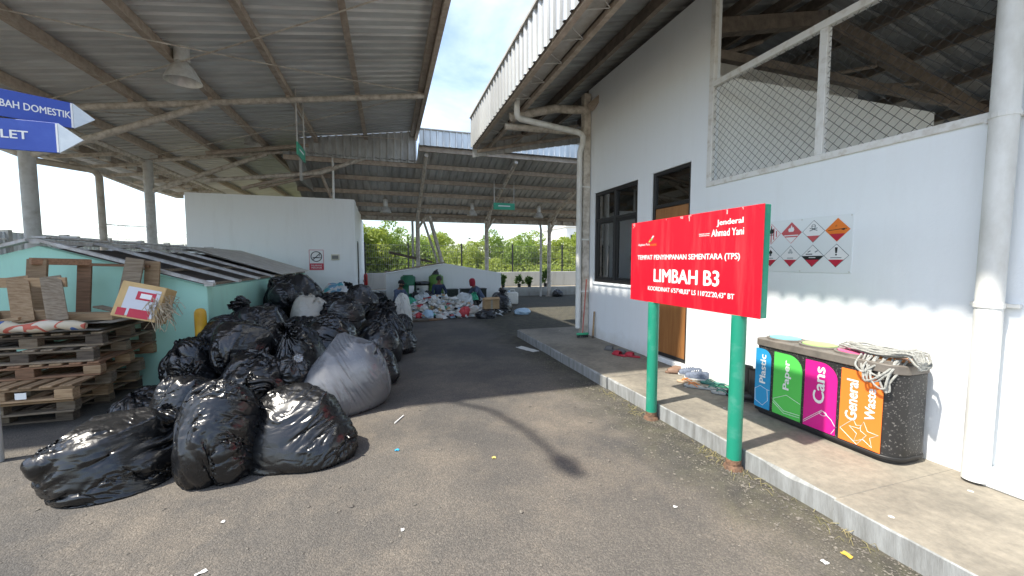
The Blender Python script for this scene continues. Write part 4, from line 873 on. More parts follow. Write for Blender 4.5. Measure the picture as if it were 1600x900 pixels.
for i,(tx,c,y0,y1) in enumerate(cols):
    m=mat('bin_panel_ink_%d'%i,c,.42,spec=.4); za,zb=PH+.062,.775; w=y1-y0; r=min(.13,w*.55)
    # panel outline: rounded corner at the near top
    P=[(-(y1),za),(-(y0),za)]+[(-y0-r+r*math.cos(a),zb-r+r*math.sin(a)) for a in np.linspace(0,PI/2,8)]+[(-y1,zb)]
    pn=MB().prism(P,(xb,0,0),(0,-1,0) if False else (0,-1,0),(0,0,1),(-1,0,0),.004)
    pn.v=[(x,-y,z) if False else (x,y,z) for x,y,z in pn.v]
    pn.build('panel',m,bn); par=bn.children[-1] if False else None
    pobj=[o for o in bn.children if o.name.startswith('panel')][-1]
    xt=xb-.0045
    if i<3:
        hgt={0:.052,1:.062,2:.075}[i]; wd={0:.27,1:.26,2:.30}[i]
        yc=(y0+y1)/2-({0:.03,1:.036,2:.034}[i])
        text(tx,(xt,yc,.585 if i!=2 else .585),(0,0,1),(0,1,0),M_letter,pobj,wd,hgt*1.15,bold=.03)
    else:
        text('General',(xt,2.02,.545),(0,0,1),(0,1,0),M_letter,pobj,.31,.078,bold=.03); text('Waste',(xt,1.905,.55),(0,0,1),(0,1,0),M_letter,pobj,.235,.062,bold=.03)
    def line(pts,closed=False):
        MB().tube([(xt,y,z) for y,z in pts],.0022,4,closed=closed).build('line_drawing',M_line,pobj)
    ym=(y0+y1)/2
    if i==0: line([(ym+.07,.27),(ym+.075,.38),(ym+.02,.42),(ym-.05,.40),(ym-.06,.30),(ym-.01,.24)],True); line([(ym-.05,.40),(ym-.075,.40)])
    if i==1: line([(y1-.005,.34),(ym,.41),(y0+.005,.37)]); line([(y1-.005,.33),(ym+.02,.26),(y0+.005,.27)]); line([(y1-.005,.31),(ym+.02,.24),(y0+.005,.25)])
    if i==2: line([(y1-.004,.25),(ym-.02,.385),(y0+.03,.33),(y0+.004,.29)]); line([(y1-.004,.235),(ym-.02,.37)]); line([(ym-.03+.03*math.cos(a),.36+.018*math.sin(a)) for a in np.linspace(0,2*PI,12,endpoint=False)],True); line([(ym-.10+.0,.22),(y0+.004,.265)])
    if i==3: line([(y1-.01,.30),(y1-.10,.40),(y1-.12,.36),(y1-.15,.37),(y1-.15,.33),(y1-.19,.31),(y1-.13,.215)],True); line([(ym-.03+(.10 if k%2==0 else .045)*math.cos(PI/2+k*PI/5),.31+(.095 if k%2==0 else .04)*math.sin(PI/2+k*PI/5)) for k in range(10)],True)
for i,(cy,c) in enumerate(((2.75,(.16,.50,.60)),(2.44,(.33,.52,.16)),(2.15,(.72,.13,.28)),(1.92,(.75,.30,.08)))):
    S=Matrix(((.125,0,0),(0,.135,0),(0,0,1)))
    q=MB().lathe([(1.12,.866),(1.12,.880),(.98,.884),(.96,.872),(0,.872)],(3.54,cy,0),28,S).build('lid_ring',M_binrim,bn,smooth=True)
    MB().lathe([(.95,.873),(.93,.888),(.6,.893),(0,.894)],(3.54,cy,0),28,S).build('lid',mat('lid_ink_%d'%i,c,.45),q,smooth=True)
rp=thing('rope_bundle','grey tangled rope draped over the orange end of the recycling bin','rope',(3.5,1.9,.9))
rr_=random.Random(5)
for k in range(15):
    pts=[]; a0=rr_.uniform(-.25,.25); L=rr_.uniform(.22,.36); wdt=rr_.uniform(.015,.05); dr=.15
    cx,cy=3.50+rr_.uniform(-.06,.06),1.93+rr_.uniform(-.05,.06)
    for i in range(36):
        t=2*PI*i/36; u=L*math.cos(t); v=wdt*math.sin(t)
        y=cy+u*.95+a0*v; x=cx+u*.16*rr_.choice((1,1,.9))+v*1.5+.012*noise.noise(Vector((t*2,k,1)))
        z=.905+.012*(k%4)+.022*abs(noise.noise(Vector((t*1.5,k*3,2))))+.03*math.exp(-((y-1.75)/.1)**2)
        y=max(y,1.70); z-=.05*(y<1.72)
        pts.append((x,y,z))
    MB().tube(pts,.0075,6,closed=True).build('rope_strand',M_rope,rp,smooth=True)
for k in range(9):
    y0=1.83+.020*k; pts=[]; low=.66+rr_.uniform(0,.10)+.008*k; sp=rr_.uniform(.03,.09)
    for i in range(22):
        t=i/21; y=y0+sp*(t-.5)*2+.02*math.sin(t*PI*2+k); z=.90-(.90-low)*math.sin(PI*t)**.6
        x=3.335-.012*(k%3)+(.10*(abs(t-.5)*2)**6) - .0
        if y<1.90: x+=(1.90-y)**2*3.0
        pts.append((x,y,z))
    MB().tube(pts,.0072,6).build('rope_strand',M_rope,rp,smooth=True)

# ================================================================== SHOES ON THE WALKWAY
def outline(L=.26,w=.1,n=20):
    P=[]
    for k in range(n):
        a=2*PI*k/n; x=math.cos(a)*L/2; s=math.sin(a); f=.5+.5*math.cos(a)
        P.append((x,s*(w/2)*(.72+.28*f)*(1-.10*math.exp(-((x+.02)/.05)**2))))
    return P
def slipper(kind,label,loc,rz_,sole,strap,par=0):
    t=thing(kind,label,'footwear',loc,'footwear on the walkway'); t.rotation_euler=(0,0,rz_)
    MB().prism(outline(),(0,0,.002),(1,0,0),(0,1,0),(0,0,1),.022).build('sole',sole,t,bevel=.004,smooth=True,local=True)
    st=MB()
    if kind=='flip_flop':
        for s in(-1,1): st.tube([(.075,0,.024),(.055,s*.012,.045),(.02,s*.034,.048),(-.035,s*.046,.022)],[.005,.006,.006,.005],6)
    else:
        V=[];F=[]
        for j,x in enumerate((.10,.075,.045,.01,-.02)):
            h=(.034,.058,.066,.066,.060)[j]; w=(.032,.046,.05,.05,.05)[j]
            for k in range(9):
                a=PI*k/8; V.append((x,w*math.cos(a),.022+h*math.sin(a)*.85))
        for j in range(4):
            for k in range(8): F.append((j*9+k,j*9+k+1,(j+1)*9+k+1,(j+1)*9+k))
        st.add(V,F)
    st.build('strap',strap,t,smooth=True,local=True); return t
def sneaker(label,loc,rz_,up,sole):
    t=thing('sneaker',label,'footwear',loc,'footwear on the walkway'); t.rotation_euler=(0,0,rz_)
    MB().prism(outline(.29,.105),(0,0,.002),(1,0,0),(0,1,0),(0,0,1),.028).build('sole',sole,t,bevel=.006,smooth=True,local=True)
    V=[];F=[]; xs=(.135,.12,.08,.03,-.02,-.06,-.10,-.13); hs=(.02,.045,.06,.082,.098,.085,.092,.08); ws=(.02,.04,.048,.048,.045,.042,.038,.018)
    for j,x in enumerate(xs):
        for k in range(11):
            a=PI*k/10; op=.35 if (j>=4 and 3<k<7) else 1
            V.append((x,ws[j]*math.cos(a),.028+hs[j]*(math.sin(a)**.7 if 0<k<10 else 0)*op))
    for j in range(7):
        for k in range(10): F.append((j*11+k,j*11+k+1,(j+1)*11+k+1,(j+1)*11+k))
    u=MB(); u.add(V,F); u.build('upper',up,t,smooth=True,local=True)
    lc=MB()
    for k in range(4): x=.06-.024*k; lc.tube([(x,-.02,.095+.005*k),(x-.004,0,.104+.006*k),(x,.02,.095+.005*k)],.003,5)
    lc.build('laces',M_letter,t,local=True); return t
mB=mat('brown_leather',(.20,.12,.08),.6); mBl=mat('blue_grey_mesh_shoe',(.16,.19,.25),.8,(.10,.12,.17),40,3); mWs=mat('white_shoe_sole',(.72,.72,.70),.5)
mR=mat('red_slipper_foam',(.40,.02,.04),.6); mG=mat('grey_slipper_foam',(.12,.12,.12),.7); mOr=mat('orange_strap',(.75,.24,.06),.6); mTan=mat('tan_sole',(.45,.33,.22),.7); mTe=mat('teal_slipper',(.05,.20,.17),.6); mGr=mat('green_foam',(.06,.42,.22),.6); mLg=mat('pale_grey_sole',(.36,.37,.36),.7)
z=PH+.001
slipper('slide_slipper','grey slide slipper behind the red pair',(3.44,5.60,z),2.4,mG,mG)
slipper('slide_slipper','red slide slipper nearer the wall',(3.50,5.12,z),2.2,mR,mR)
slipper('slide_slipper','red slide slipper nearer the kerb',(3.36,5.25,z),2.0,mR,mR)
slipper('slide_slipper','worn grey slide slipper lying next to the red pair',(3.46,5.40,z),-.9,mG,mG)
slipper('slide_slipper','brown slip-on shoe against the wall, beside the door',(3.62,4.24,z),2.5,mB,mB)
slipper('slide_slipper','brown slip-on shoe in front of its pair by the door',(3.52,4.19,z),2.6,mB,mB)
sneaker('blue grey sneaker with white sole nearer the door',(3.62,4.04,z),2.45,mBl,mWs)
sneaker('blue grey sneaker with white sole nearer the bins',(3.58,3.88,z),2.35,mBl,mWs)
slipper('flip_flop','orange strapped flip-flop farther from the bins',(3.38,3.80,z),2.3,mTan,mOr)
slipper('flip_flop','orange strapped flip-flop with grey sole nearer the sign',(3.34,3.64,z),2.2,mLg,mOr)
slipper('flip_flop','teal flip-flop close to the wall',(3.62,3.68,z),2.4,mTe,mTe)
slipper('flip_flop','green foam flip-flop behind the sign post',(3.63,3.50,z),2.2,mGr,mTe)
slipper('flip_flop','pale grey flip-flop with dark strap, farther one',(3.49,3.50,z),2.5,mLg,mTe)
slipper('flip_flop','pale grey flip-flop with dark strap nearest the sign post',(3.47,3.36,z),2.4,mLg,mTe)
def boot(label,loc,rz_):
    t=thing('rubber_boot',label,'boot',loc,'rubber boots'); t.rotation_euler=(0,0,rz_)
    MB().tube([(0,0,.03),(0,0,.10),(-.005,0,.20),(-.01,0,.34)],[.045,.05,.055,.062],16,False).build('shaft',M_black,t,smooth=True,local=True)
    MB().tube([(-.05,0,.045),(0,0,.055),(.07,0,.05),(.14,0,.04),(.17,0,.03)],[.03,.048,.048,.04,.012],12).build('foot',M_black,t,smooth=True,local=True)
    MB().prism(outline(.27,.1),(.06,0,0),(1,0,0),(0,1,0),(0,0,1),.02).build('sole',M_black,t,local=True); return t
boot('black rubber boot touching the blue end of the bins',(3.56,3.07,z),2.2); boot('black rubber boot half hidden by the sign post',(3.60,3.22,z),2.4)
# broom and stick at the corner
br=thing('broom','green broom with thin red handle leaning at the white downpipe','broom',(3.47,6.75,PH))
mb=MB(); mb.bb(3.38,3.62,6.70,6.76,PH+.05,PH+.09); mb.build('head',mGr,br,bevel=.008); mb=MB()
for i in range(26):
    x=3.385+.23*i/25; mb.tube([(x,6.73,PH+.055),(x+rr_.uniform(-.012,.012),6.72+rr_.uniform(-.02,.02),PH+.003)],.006,4)
mb.build('bristles',M_black,br); MB().tube([(3.5,6.73,PH+.09),(3.64,6.86,1.25)],.012,8).build('handle',mat('red_broom_handle',(.45,.12,.09),.5),br,smooth=True)
sk_=thing('wooden_stick','worn wooden stick standing against the white wall corner','stick',(3.66,6.62,PH)); MB().tube([(3.66,6.62,PH),(3.705,6.66,PH+.50)],[.022,.015],8).build('shaft',M_woodB,sk_,smooth=True)
MB().lathe([(.024,0),(.024,.05)],(3.658,6.618,PH),8).build('grip',M_woodD,sk_)

# ================================================================== PALLETS AND TIMBER
WM=[M_woodA,M_woodB,M_woodC,M_woodD]
def pallet(label,loc,rz_,cols_,w=1.15,d=1.12,seed=0,missing=()):
    r=random.Random(seed); t=thing('pallet',label,'pallet',loc,'stacked pallets'); t.rotation_euler=(0,0,rz_)
    def pc(n,c,dm,m,j=.0):
        rot=Matrix.Rotation(r.uniform(-.012,.012),3,'Z'); long_y=dm[1]>dm[0]
        o=MB().box((0,0,0),(dm[1],dm[0],dm[2]) if long_y else dm).build(n,m,t,bevel=.004,local=True); o.location=(c[0]+r.uniform(-.006,.006),c[1]+r.uniform(-.006,.006),c[2]); o.rotation_euler=(0,0,(PI/2 if long_y else 0)+r.uniform(-.012,.012)); return o
    for y in (-d/2+.05,0,d/2-.05): pc('bottom_board',(0,y,.011),(w,.10,.020),r.choice(cols_))
    for y in (-d/2+.05,0,d/2-.05):
        for x in (-w/2+.07,0,w/2-.07): pc('block',(x,y,.062),(.14,.095,.080),r.choice(cols_))
    for y in (-d/2+.05,0,d/2-.05): pc('cross_board',(0,y,.113),(w,.095,.019),r.choice(cols_))
    for k in range(8):
        if k in missing: continue
        x=-w/2+.05+(w-.10)*k/7; pc('top_board',(x,0,.134),(.098,d,.020),r.choice(cols_))
    return t
pc_=[(-3.62,5.62,0,-.03,[M_woodA,M_woodD],'bottom grey pallet of the stack, touching the asphalt'),(-3.52,5.40,.146,.02,[M_woodA,M_woodB],'second pallet up with pale front board'),(-3.44,5.33,.292,-.02,[M_woodB,M_woodA],'tan pallet third from the asphalt'),(-3.42,5.60,.438,.03,[M_woodC,M_woodB],'reddish pallet third from the top of the stack'),(-3.45,5.63,.584,-.01,[M_woodA,M_woodD],'grey pallet just under the top one'),(-3.43,5.68,.730,.025,[M_woodD,M_woodA],'topmost pallet carrying the broken timber and card')]
for i,(x,y,z,r,c,l) in enumerate(pc_): pallet(l,(x,y,z),r,c,seed=i,missing=((2,),(4,),(),(),(3,),())[i])
ZT=.876
tagmb=MB(); 
tag(MB().bb(-3.30,-3.22,4.765,4.768,.325,.385).build('paper_tag',M_letter),'small white paper tag on the tan pallet front','tag')
fr=thing('broken_crate','broken upright wooden crate frame standing on the pallets','crate',(-3.3,5.8,ZT))
for n,a,b,w,h,m in (('upright',(-3.68,5.62,ZT+.002),(-3.66,5.70,1.62),.17,.035,M_woodB),('upright',(-3.44,5.92,ZT+.002),(-3.40,5.95,1.58),.13,.03,M_woodC),('upright',(-2.98,5.80,1.0),(-2.88,5.88,1.63),.18,.03,M_woodA),('upright',(-2.80,5.95,1.0),(-2.76,5.98,1.60),.15,.03,M_woodB),('rail',(-3.70,5.66,1.60),(-3.36,5.97,1.585),.07,.10,M_woodC),('rail',(-3.40,5.97,1.56),(-2.78,5.97,1.54),.03,.10,M_woodC),('rail',(-3.5,5.9,.95),(-2.8,5.97,.955),.04,.10,M_woodB)):
    MB().bar(a,b,w,h,(0,1,.01)).build(n,m,fr,bevel=.003)
sl=thing('slatted_crate','tilted slatted crate panel leaning on the pallets at the picture edge','crate',(-3.6,5.3,ZT))
for k in range(4): x=-4.0+k*.26; MB().bar((x+.05,5.12,1.00),(x-.12,5.34,1.44),.02,.15,(1,.3,0)).build('slat',[M_woodB,M_woodA][k%2],sl,bevel=.003)
for y,z in ((5.30,1.38),(5.16,1.06)): MB().bar((-4.25,y+.05,z),(-3.22,y+.05,z),.10,.03,(0,1,0)).build('rail',M_woodB,sl,bevel=.003)
pi=0
for (a,b,w,h,m,l) in (((-3.55,5.45,1.02),(-2.85,5.42,1.0),.16,.07,M_woodB,'thick tan timber lying across the card on the pallets'),((-3.2,5.75,1.08),(-2.85,5.55,1.02),.10,.02,M_woodA,'short grey board tilted against the upright frame'),((-4.1,5.2,.955),(-3.45,5.16,1.04),.13,.03,M_woodB,'pale plank end at the picture edge beside the rolled sack'),((-3.3,5.9,.93),(-2.75,5.7,.93),.10,.025,M_woodD,'dark board under the broken crate frame'),((-3.1,5.5,.91),(-2.55,5.62,.95),.07,.025,M_woodD,'dark board sticking out past the pallet corner')):
    tag(MB().bar(a,b,w,h).build('plank',m,None,bevel=.003),l,'plank','loose planks on the pallets')
def cardsheet(label,loc,rz_,w,d,seed,m,tilt=0.0):
    V=[];F=[];n=10
    for j in range(n+1):
        for i in range(n+1):
            x=-w/2+w*i/n; y=-d/2+d*j/n; zz=.018*noise.noise(Vector((x*3,y*3,seed)))+tilt*x; V.append((x,y,zz))
    k=len(V); V+=[(a,b,c-.005) for a,b,c in V]
    for j in range(n):
        for i in range(n):
            q=j*(n+1)+i; F+=[(q,q+1,q+n+2,q+n+1),(k+q,k+q+n+1,k+q+n+2,k+q+1)]
    mb=MB(); mb.add(V,F); o=mb.build('card_sheet',m); o.location=loc; o.rotation_euler=(0,0,rz_); return tag(o,label,'cardboard','flattened card on the pallets')
cardsheet('lowest grey card sheet spread over the top pallet',(-3.45,5.55,.895),.05,1.15,.95,1,M_cardg)
cardsheet('brown card sheet lying over the grey one',(-3.35,5.6,.93),.2,1.0,.8,2,M_card,.03)
cardsheet('crumpled grey card poking out beside the carton',(-3.0,5.45,.95),-.3,.7,.5,3,M_cardg,.05)
# printed carton with frayed straw
cb=thing('carton','tan carton with red and white print tilted on the pallets','carton',(-2.66,5.32,1.0))
Rm=Matrix.Rotation(R_(-4),3,'Z')@Matrix.Rotation(R_(13),3,'Y')@Matrix.Rotation(R_(-14),3,'X')
def cbox(c,d,n,m,bev=0):
    o=MB().box((0,0,0),d,None); o.v=[tuple(Rm@(Vector(p)+Vector(c))) for p in o.v]; return o.build(n,m,cb,bevel=bev,local=True)
cb.location=(-2.52,5.26,1.15); ORG['carton']=Vector((0,0,0))
cbox((0,0,0),(.40,.22,.38),'box',mat('yellow_tan_carton',(.62,.43,.20),.8,(.52,.35,.16),5,4),.006)
cbox((.02,-.1115,-.01),(.30,.002,.30),'label_print',mat('pale_carton_print',(.62,.64,.68),.7)); cbox((.05,-.1135,.06),(.17,.002,.09),'red_print',M_hr); cbox((.05,-.1150,.06),(.10,.002,.05),'white_print',M_letter); cbox((-.12,-.1135,-.13),(.08,.002,.08),'red_print',M_hr); cbox((.04,-.1135,-.13),(.19,.002,.09),'red_print',M_hr)
sw=thing('straw_bundle','frayed pale straw hanging beside the printed carton','straw',(-2.45,5.25,1.0)); mb=MB()
for i in range(170):
    a=Vector((-2.36+rr_.gauss(0,.03),5.20+rr_.gauss(0,.06),1.13+rr_.gauss(0,.06))); d=Vector((rr_.gauss(.03,.06),rr_.gauss(-.03,.05),-rr_.uniform(.06,.20))); mb.tube([a,a+d*.5+Vector((rr_.gauss(0,.03),rr_.gauss(0,.02),.02)),a+d],.0035,3)
mb.build('fibres',M_straw,sw)
rs_=thing('rolled_sack','rolled sack printed with red and blue lying on the card','sack',(-3.4,5.05,.95)); 
def rollmat():
    m=mat('printed_sack_weave',(.55,.48,.36),.8); N,L,b=nodes(m); t=N.new('ShaderNodeTexCoord'); v=N.new('ShaderNodeTexNoise'); v.inputs['Scale'].default_value=5.5; v.inputs['Detail'].default_value=1; L(t.outputs['Object'],v.inputs['Vector'])
    r=N.new('ShaderNodeValToRGB'); r.color_ramp.interpolation='CONSTANT'; e=r.color_ramp.elements; e[0].color=(.06,.12,.32,1); e[1].position=.40; e[1].color=(.55,.48,.36,1)
    for p,c in((.56,(.50,.12,.08,1)),(.64,(.58,.52,.42,1))): x=e.new(p); x.color=c
    L(v.outputs['Fac'],r.inputs[0]); L(r.outputs[0],b.inputs['Base Color']); return m
pts=[(-4.2+i*.1,5.02+.01*math.sin(i),.965+.012*math.sin(i*1.3)) for i in range(14)]
MB().tube(pts,[.05+.014*math.sin(i*2.1)+(.0 if i<13 else -.03) for i in range(14)],14).build('roll',rollmat(),rs_,smooth=True)
# ================================================================== WASTE BAGS
def sim_bag(seed, tilt=0., L=1.15, R=.40, fill=.62, lump=.16, neck=.10, slim=1.0, full=.80, levels=((56,48,55,7),(112,96,24,5)), press=14., grav=5., hold=.80, crinkle=.10, star=False, droop=1.3, base=.93):
    """Position-based cloth in numpy: a plastic sack (flat bottom seam, gathered neck) settles on lumpy contents."""
    f4=np.float32
    rng=np.random.default_rng(seed)
    n,m=levels[0][:2]
    jn=int(m*(1-neck*1.5)); th=2*np.pi*np.arange(n)/n
    P=np.zeros((m+1,n,3))
    for j in range(m+1):
        s=j/jn; k=min(1,(s/.35))**.6
        a=R*(1+.5*(1-k)); b=R*(.04+.96*k)
        if s<=1: g=1-(max(0,s-.55)/.45)**1.5*.90; u=s*L*(jn/m)*.84
        else: e=(j-jn)/max(1,m-jn); g=.10+.30*e; u=L*(jn/m)*.84+e*(m-jn)*L/m*.9
        P[j,:,0]=np.cos(th)*a*g; P[j,:,1]=np.sin(th)*b*g; P[j,:,2]=u
    ca=L*fill*.5
    ct,st=math.cos(tilt),math.sin(tilt); M=np.array([[ct,0,st],[0,1,0],[-st,0,ct]])
    P=P@M.T; ax=M@np.array([0,0,1.]); core=M@np.array([0,0,ca*1.04])
    # contents: a lumpy star-shaped hull about the core, flattened where it rests on the ground
    A,B=60,120
    la=(np.arange(A)+.5)/A*np.pi; lo=(np.arange(B)+.5)/B*2*np.pi
    D=np.stack([np.sin(la)[:,None]*np.cos(lo),np.sin(la)[:,None]*np.sin(lo),np.cos(la)[:,None]*np.ones(B)],-1)
    ab=np.array([R*full*slim,R*full*.9*slim,ca])
    rr=np.full((A,B),9.)
    for _ in range(30):                                   # facets: plastic drawn taut over corners of the rubbish
        q=rng.normal(size=3); q/=np.linalg.norm(q)
        h=np.linalg.norm(q*ab)*rng.uniform(.80,1.06)*(1-.22*max(0,q[2]))
        c=D@(M@q); rr=np.minimum(rr,np.where(c>.05,h/np.maximum(c,.05),9.))
    rr=np.minimum(rr,1.25/np.sqrt((((D@M)/ab)**2).sum(-1)))
    for _ in range(16):
        q=rng.normal(size=3); q/=np.linalg.norm(q); w=rng.uniform(.12,.35)
        rr=rr*(1+rng.uniform(-.6,1)*lump*np.exp(-(1-D@q)/(w*w)*2))
    cz=base*np.max(-D[...,2]*rr); dz=cz-core[2]; core[2]+=dz; P[:,:,2]+=dz
    rr=np.where(D[...,2]<-.02,np.minimum(rr,(core[2]-.002)/np.maximum(-D[...,2],.02)),rr)
    P[:,:,2]=np.maximum(P[:,:,2],.004)
    core=core.astype(f4); ax=ax.astype(f4); rr=rr.astype(f4)
    X=P.astype(f4)
    nk=(core+ax*(L*(jn/m)*hold-ca*1.04)).astype(f4); nk[2]=max(nk[2],.10)
    dt=f4(.016)
    for lv_,(n2,m2,steps,iters) in enumerate(levels):
        if lv_:
            ti=np.linspace(0,m,m2+1); j0=np.minimum(ti.astype(int),m-1); w=(ti-j0)[:,None,None].astype(f4)
            Y=X[j0]*(1-w)+X[j0+1]*w
            Z=np.empty((m2+1,n2,3),f4); Z[:,0::2]=Y; Z[:,1::2]=(Y+np.roll(Y,-1,1))*.5
            X=Z; jn=int(round(jn*m2/m)); n,m=n2,m2
        V=np.zeros_like(X); lh=2*math.pi*R/n; lv=L/m; dg=math.hypot(lh,lv)
        X+=rng.normal(0,.12*lh,X.shape).astype(f4)
        seam=(-np.arange(n))%n
        # crinkle: patches of the film are a little longer than flat
        g0=rng.normal(size=(9,14)); jj=np.linspace(0,8,m+1); ii=np.arange(n)/n*14
        j0=np.minimum(jj.astype(int),7); i0=ii.astype(int); fj=(jj-j0)[:,None]; fi=ii-i0
        gn=(g0[j0][:,i0]*(1-fi)+g0[j0][:,(i0+1)%14]*fi)*(1-fj)+(g0[j0+1][:,i0]*(1-fi)+g0[j0+1][:,(i0+1)%14]*fi)*fj
        lvv=(lv*(1+crinkle*np.clip(gn+.6,0,2.))).astype(f4); lhh=(lh*(1+crinkle*.5*np.clip(-gn,0,2.))).astype(f4)
        def corr(D,l,k):
            q=np.sqrt(np.einsum('...i,...i->...',D,D))+1e-9
            return D*(k*.5*(1-l/q))[...,None].astype(f4)
        for it in range(steps):
            V[...,2]-=grav*dt
            tu=np.roll(X,-1,1)-np.roll(X,1,1); tv=np.empty_like(X); tv[1:-1]=X[2:]-X[:-2]; tv[0]=X[1]-X[0]; tv[-1]=X[-1]-X[-2]
            nn=np.cross(tu,tv); nn/=np.sqrt((nn*nn).sum(-1,keepdims=True))+1e-9
            V[:jn-1]+=(nn*(press*(1-.5*it/steps)*dt)).astype(f4)[:jn-1]
            X0=X.copy(); X=X+V*dt
            for _ in range(iters):
                # along the ring
                c=corr(X[:,1::2]-X[:,0::2],lhh[:,0::2],1.); X[:,0::2]+=c; X[:,1::2]-=c
                R2=np.roll(X,-1,1); c=corr(R2[:,1::2]-X[:,1::2],lhh[:,1::2],1.); X[:,1::2]+=c; X[:,0::2]-=np.roll(c,1,1)
                # along the bag
                e=m//2*2
                c=corr(X[1:e+1:2]-X[0:e:2],lvv[0:e:2],1.); X[0:e:2]+=c; X[1:e+1:2]-=c
                c=corr(X[2:e+1:2]-X[1:e:2],lvv[1:e:2],1.); X[1:e:2]+=c; X[2:e+1:2]-=c
                # shear
                R1=np.roll(X[1:],-1,1); c=corr(R1-X[:-1],dg,.16); X[:-1]+=c; X[1:]-=np.roll(c,1,1)
                R1=np.roll(X[1:],1,1); c=corr(R1-X[:-1],dg,.16); X[:-1]+=c; X[1:]-=np.roll(c,-1,1)
                # weak bending
                c=corr(np.roll(X,-2,1)-X,2*lh,.012); X+=c; X-=np.roll(c,2,1)
                c=corr(X[2:]-X[:-2],2*lv,.012); X[:-2]+=c; X[2:]-=c
            ring=X[jn-1:jn+2]; cen=ring.mean((0,1)); k=min(1.,.05/max(1e-6,float(np.linalg.norm(ring-cen,axis=-1).mean())))
            cen2=cen+(nk-cen)*f4(.25); X[jn-1:jn+2]=cen2+(ring-cen)*k; X[jn+2:]+=cen2-cen
            if star: c0=X[0].mean(0); X[0]=c0+(X[0]-c0)*f4(.12); X[1]=c0+(X[1]-c0)*f4(.6)
            else: X[0]=(X[0]+X[0][seam])*f4(.5)
            rel=X-core; q=np.sqrt((rel*rel).sum(-1))+1e-6
            ia=np.clip((np.arccos(np.clip(rel[...,2]/q,-1,1))/np.pi*A),0,A-1).astype(int)
            ib=((np.arctan2(rel[...,1],rel[...,0])/(2*np.pi))%1*B).astype(int)%B
            r=rr[ia,ib]+.003; hit=q<r; hit[jn-2:]=False
            X[hit]=core+rel[hit]*(r[hit]/q[hit])[:,None]
            X[...,2]=np.maximum(X[...,2],.003)
            V=(X-X0)/dt*f4(.90)
            V[hit]*=.25; V[X[...,2]<.006]*=.3
            sp=np.sqrt((V*V).sum(-1,keepdims=True)); V*=np.minimum(1,1.6/(sp+1e-9))
    # the loose mouth above the tie flops over
    cen=X[jn].mean(0); up_=X[jn+2].mean(0)-X[jn-6].mean(0); up_/=np.linalg.norm(up_)+1e-6
    aa=rng.uniform(0,6.28); hx_=np.array([math.cos(aa),math.sin(aa),0]); hx_-=up_*hx_.dot(up_); hx_/=np.linalg.norm(hx_); si=np.cross(up_,hx_)
    for j in range(jn+1,m+1):
        tt=(j-jn)/max(1,m-jn); an=droop*min(1,tt*1.6)+.15*math.sin(tt*7+seed); r_=X[j]-cen; u_=r_@up_; h_=r_@hx_; s_=r_@si
        X[j]=cen+np.outer(u_*math.cos(an)-h_*math.sin(an),up_)*.9+np.outer(u_*math.sin(an)+h_*math.cos(an),hx_)+np.outer(s_*(1+.7*tt),si)
    X[...,2]=np.maximum(X[...,2],.003)
    i=np.arange(n); F=[]
    for j in range(m):
        a=j*n+i; b=j*n+(i+1)%n; F.append(np.stack([a,b,b+n,a+n],1))
    X[...,:2]-=core[:2]
    return X.reshape(-1,3),np.concatenate(F)
LV=((56,48,52,7),(112,96,22,5)); HI=((84,72,58,8),(168,144,20,5))
def bagmesh(name,**k):
    V,F=sim_bag(**k); me=bpy.data.meshes.new(name); n=len(F)
    me.vertices.add(len(V)); me.vertices.foreach_set('co',V.astype(np.float32).ravel()); me.loops.add(4*n); me.loops.foreach_set('vertex_index',F.ravel().astype(np.int32)); me.polygons.add(n); me.polygons.foreach_set('loop_start',np.arange(n,dtype=np.int32)*4); me.polygons.foreach_set('loop_total',np.full(n,4,np.int32)); me.polygons.foreach_set('use_smooth',np.ones(n,bool)); me.update(calc_edges=True); return me
BT=[bagmesh('sack',seed=1,tilt=.30,hold=.66,press=2,grav=1.5,crinkle=.7,levels=HI,neck=.09,droop=.9,full=.86,star=True),
    bagmesh('sack',seed=2,tilt=.75,hold=.68,press=1.8,grav=1.8,crinkle=.7,base=.87,levels=HI,neck=.10,droop=1.0,full=.84),
    bagmesh('sack',seed=3,tilt=1.25,full=.84,press=1.6,grav=1.8,crinkle=.8,hold=.76,base=.86,levels=HI,neck=.10),
    bagmesh('sack',seed=14,tilt=-.45,full=.84,hold=.62,press=2,grav=1.5,crinkle=.7,levels=LV,star=True,neck=.05),
    bagmesh('sack',seed=5,tilt=.35,full=.92,hold=.64,press=2.5,grav=1.5,crinkle=.6,levels=LV,neck=.04,star=True,lump=.3),
    bagmesh('sack',seed=6,tilt=1.0,full=.88,hold=.70,press=2,grav=1.5,crinkle=.7,levels=LV,star=True,neck=.05),
    bagmesh('sack',seed=22,tilt=1.0,full=.9,hold=.74,press=2.5,grav=1.5,crinkle=.45,levels=HI,star=True,neck=.03,L=1.25),
    bagmesh('sack',seed=21,tilt=.55,full=.92,hold=.70,press=1.8,grav=1,crinkle=.8,levels=HI,star=True,neck=.03,L=1.25)]
def bag(k,label,loc,rz_,s,m=M_bag,cat='waste bag',group='waste bags in the pile',rx=0,ry=0):
    key=(k,m.name)
    me=BT[k] if BT[k].materials and BT[k].materials[0]==m else None
    if me is None:
        if not BT[k].materials: me=BT[k]; me.materials.append(m)
        else:
            me=bpy.data.meshes.get('sack_%d_%s'%(k,m.name))
            if me is None: me=BT[k].copy(); me.name='sack_%d_%s'%(k,m.name); me.materials[0]=m
    o=link('waste_bag',me); o.location=loc; o.rotation_euler=(rx,ry,rz_); o.scale=s if isinstance(s,tuple) else (s,s,s); return tag(o,label,cat,group)
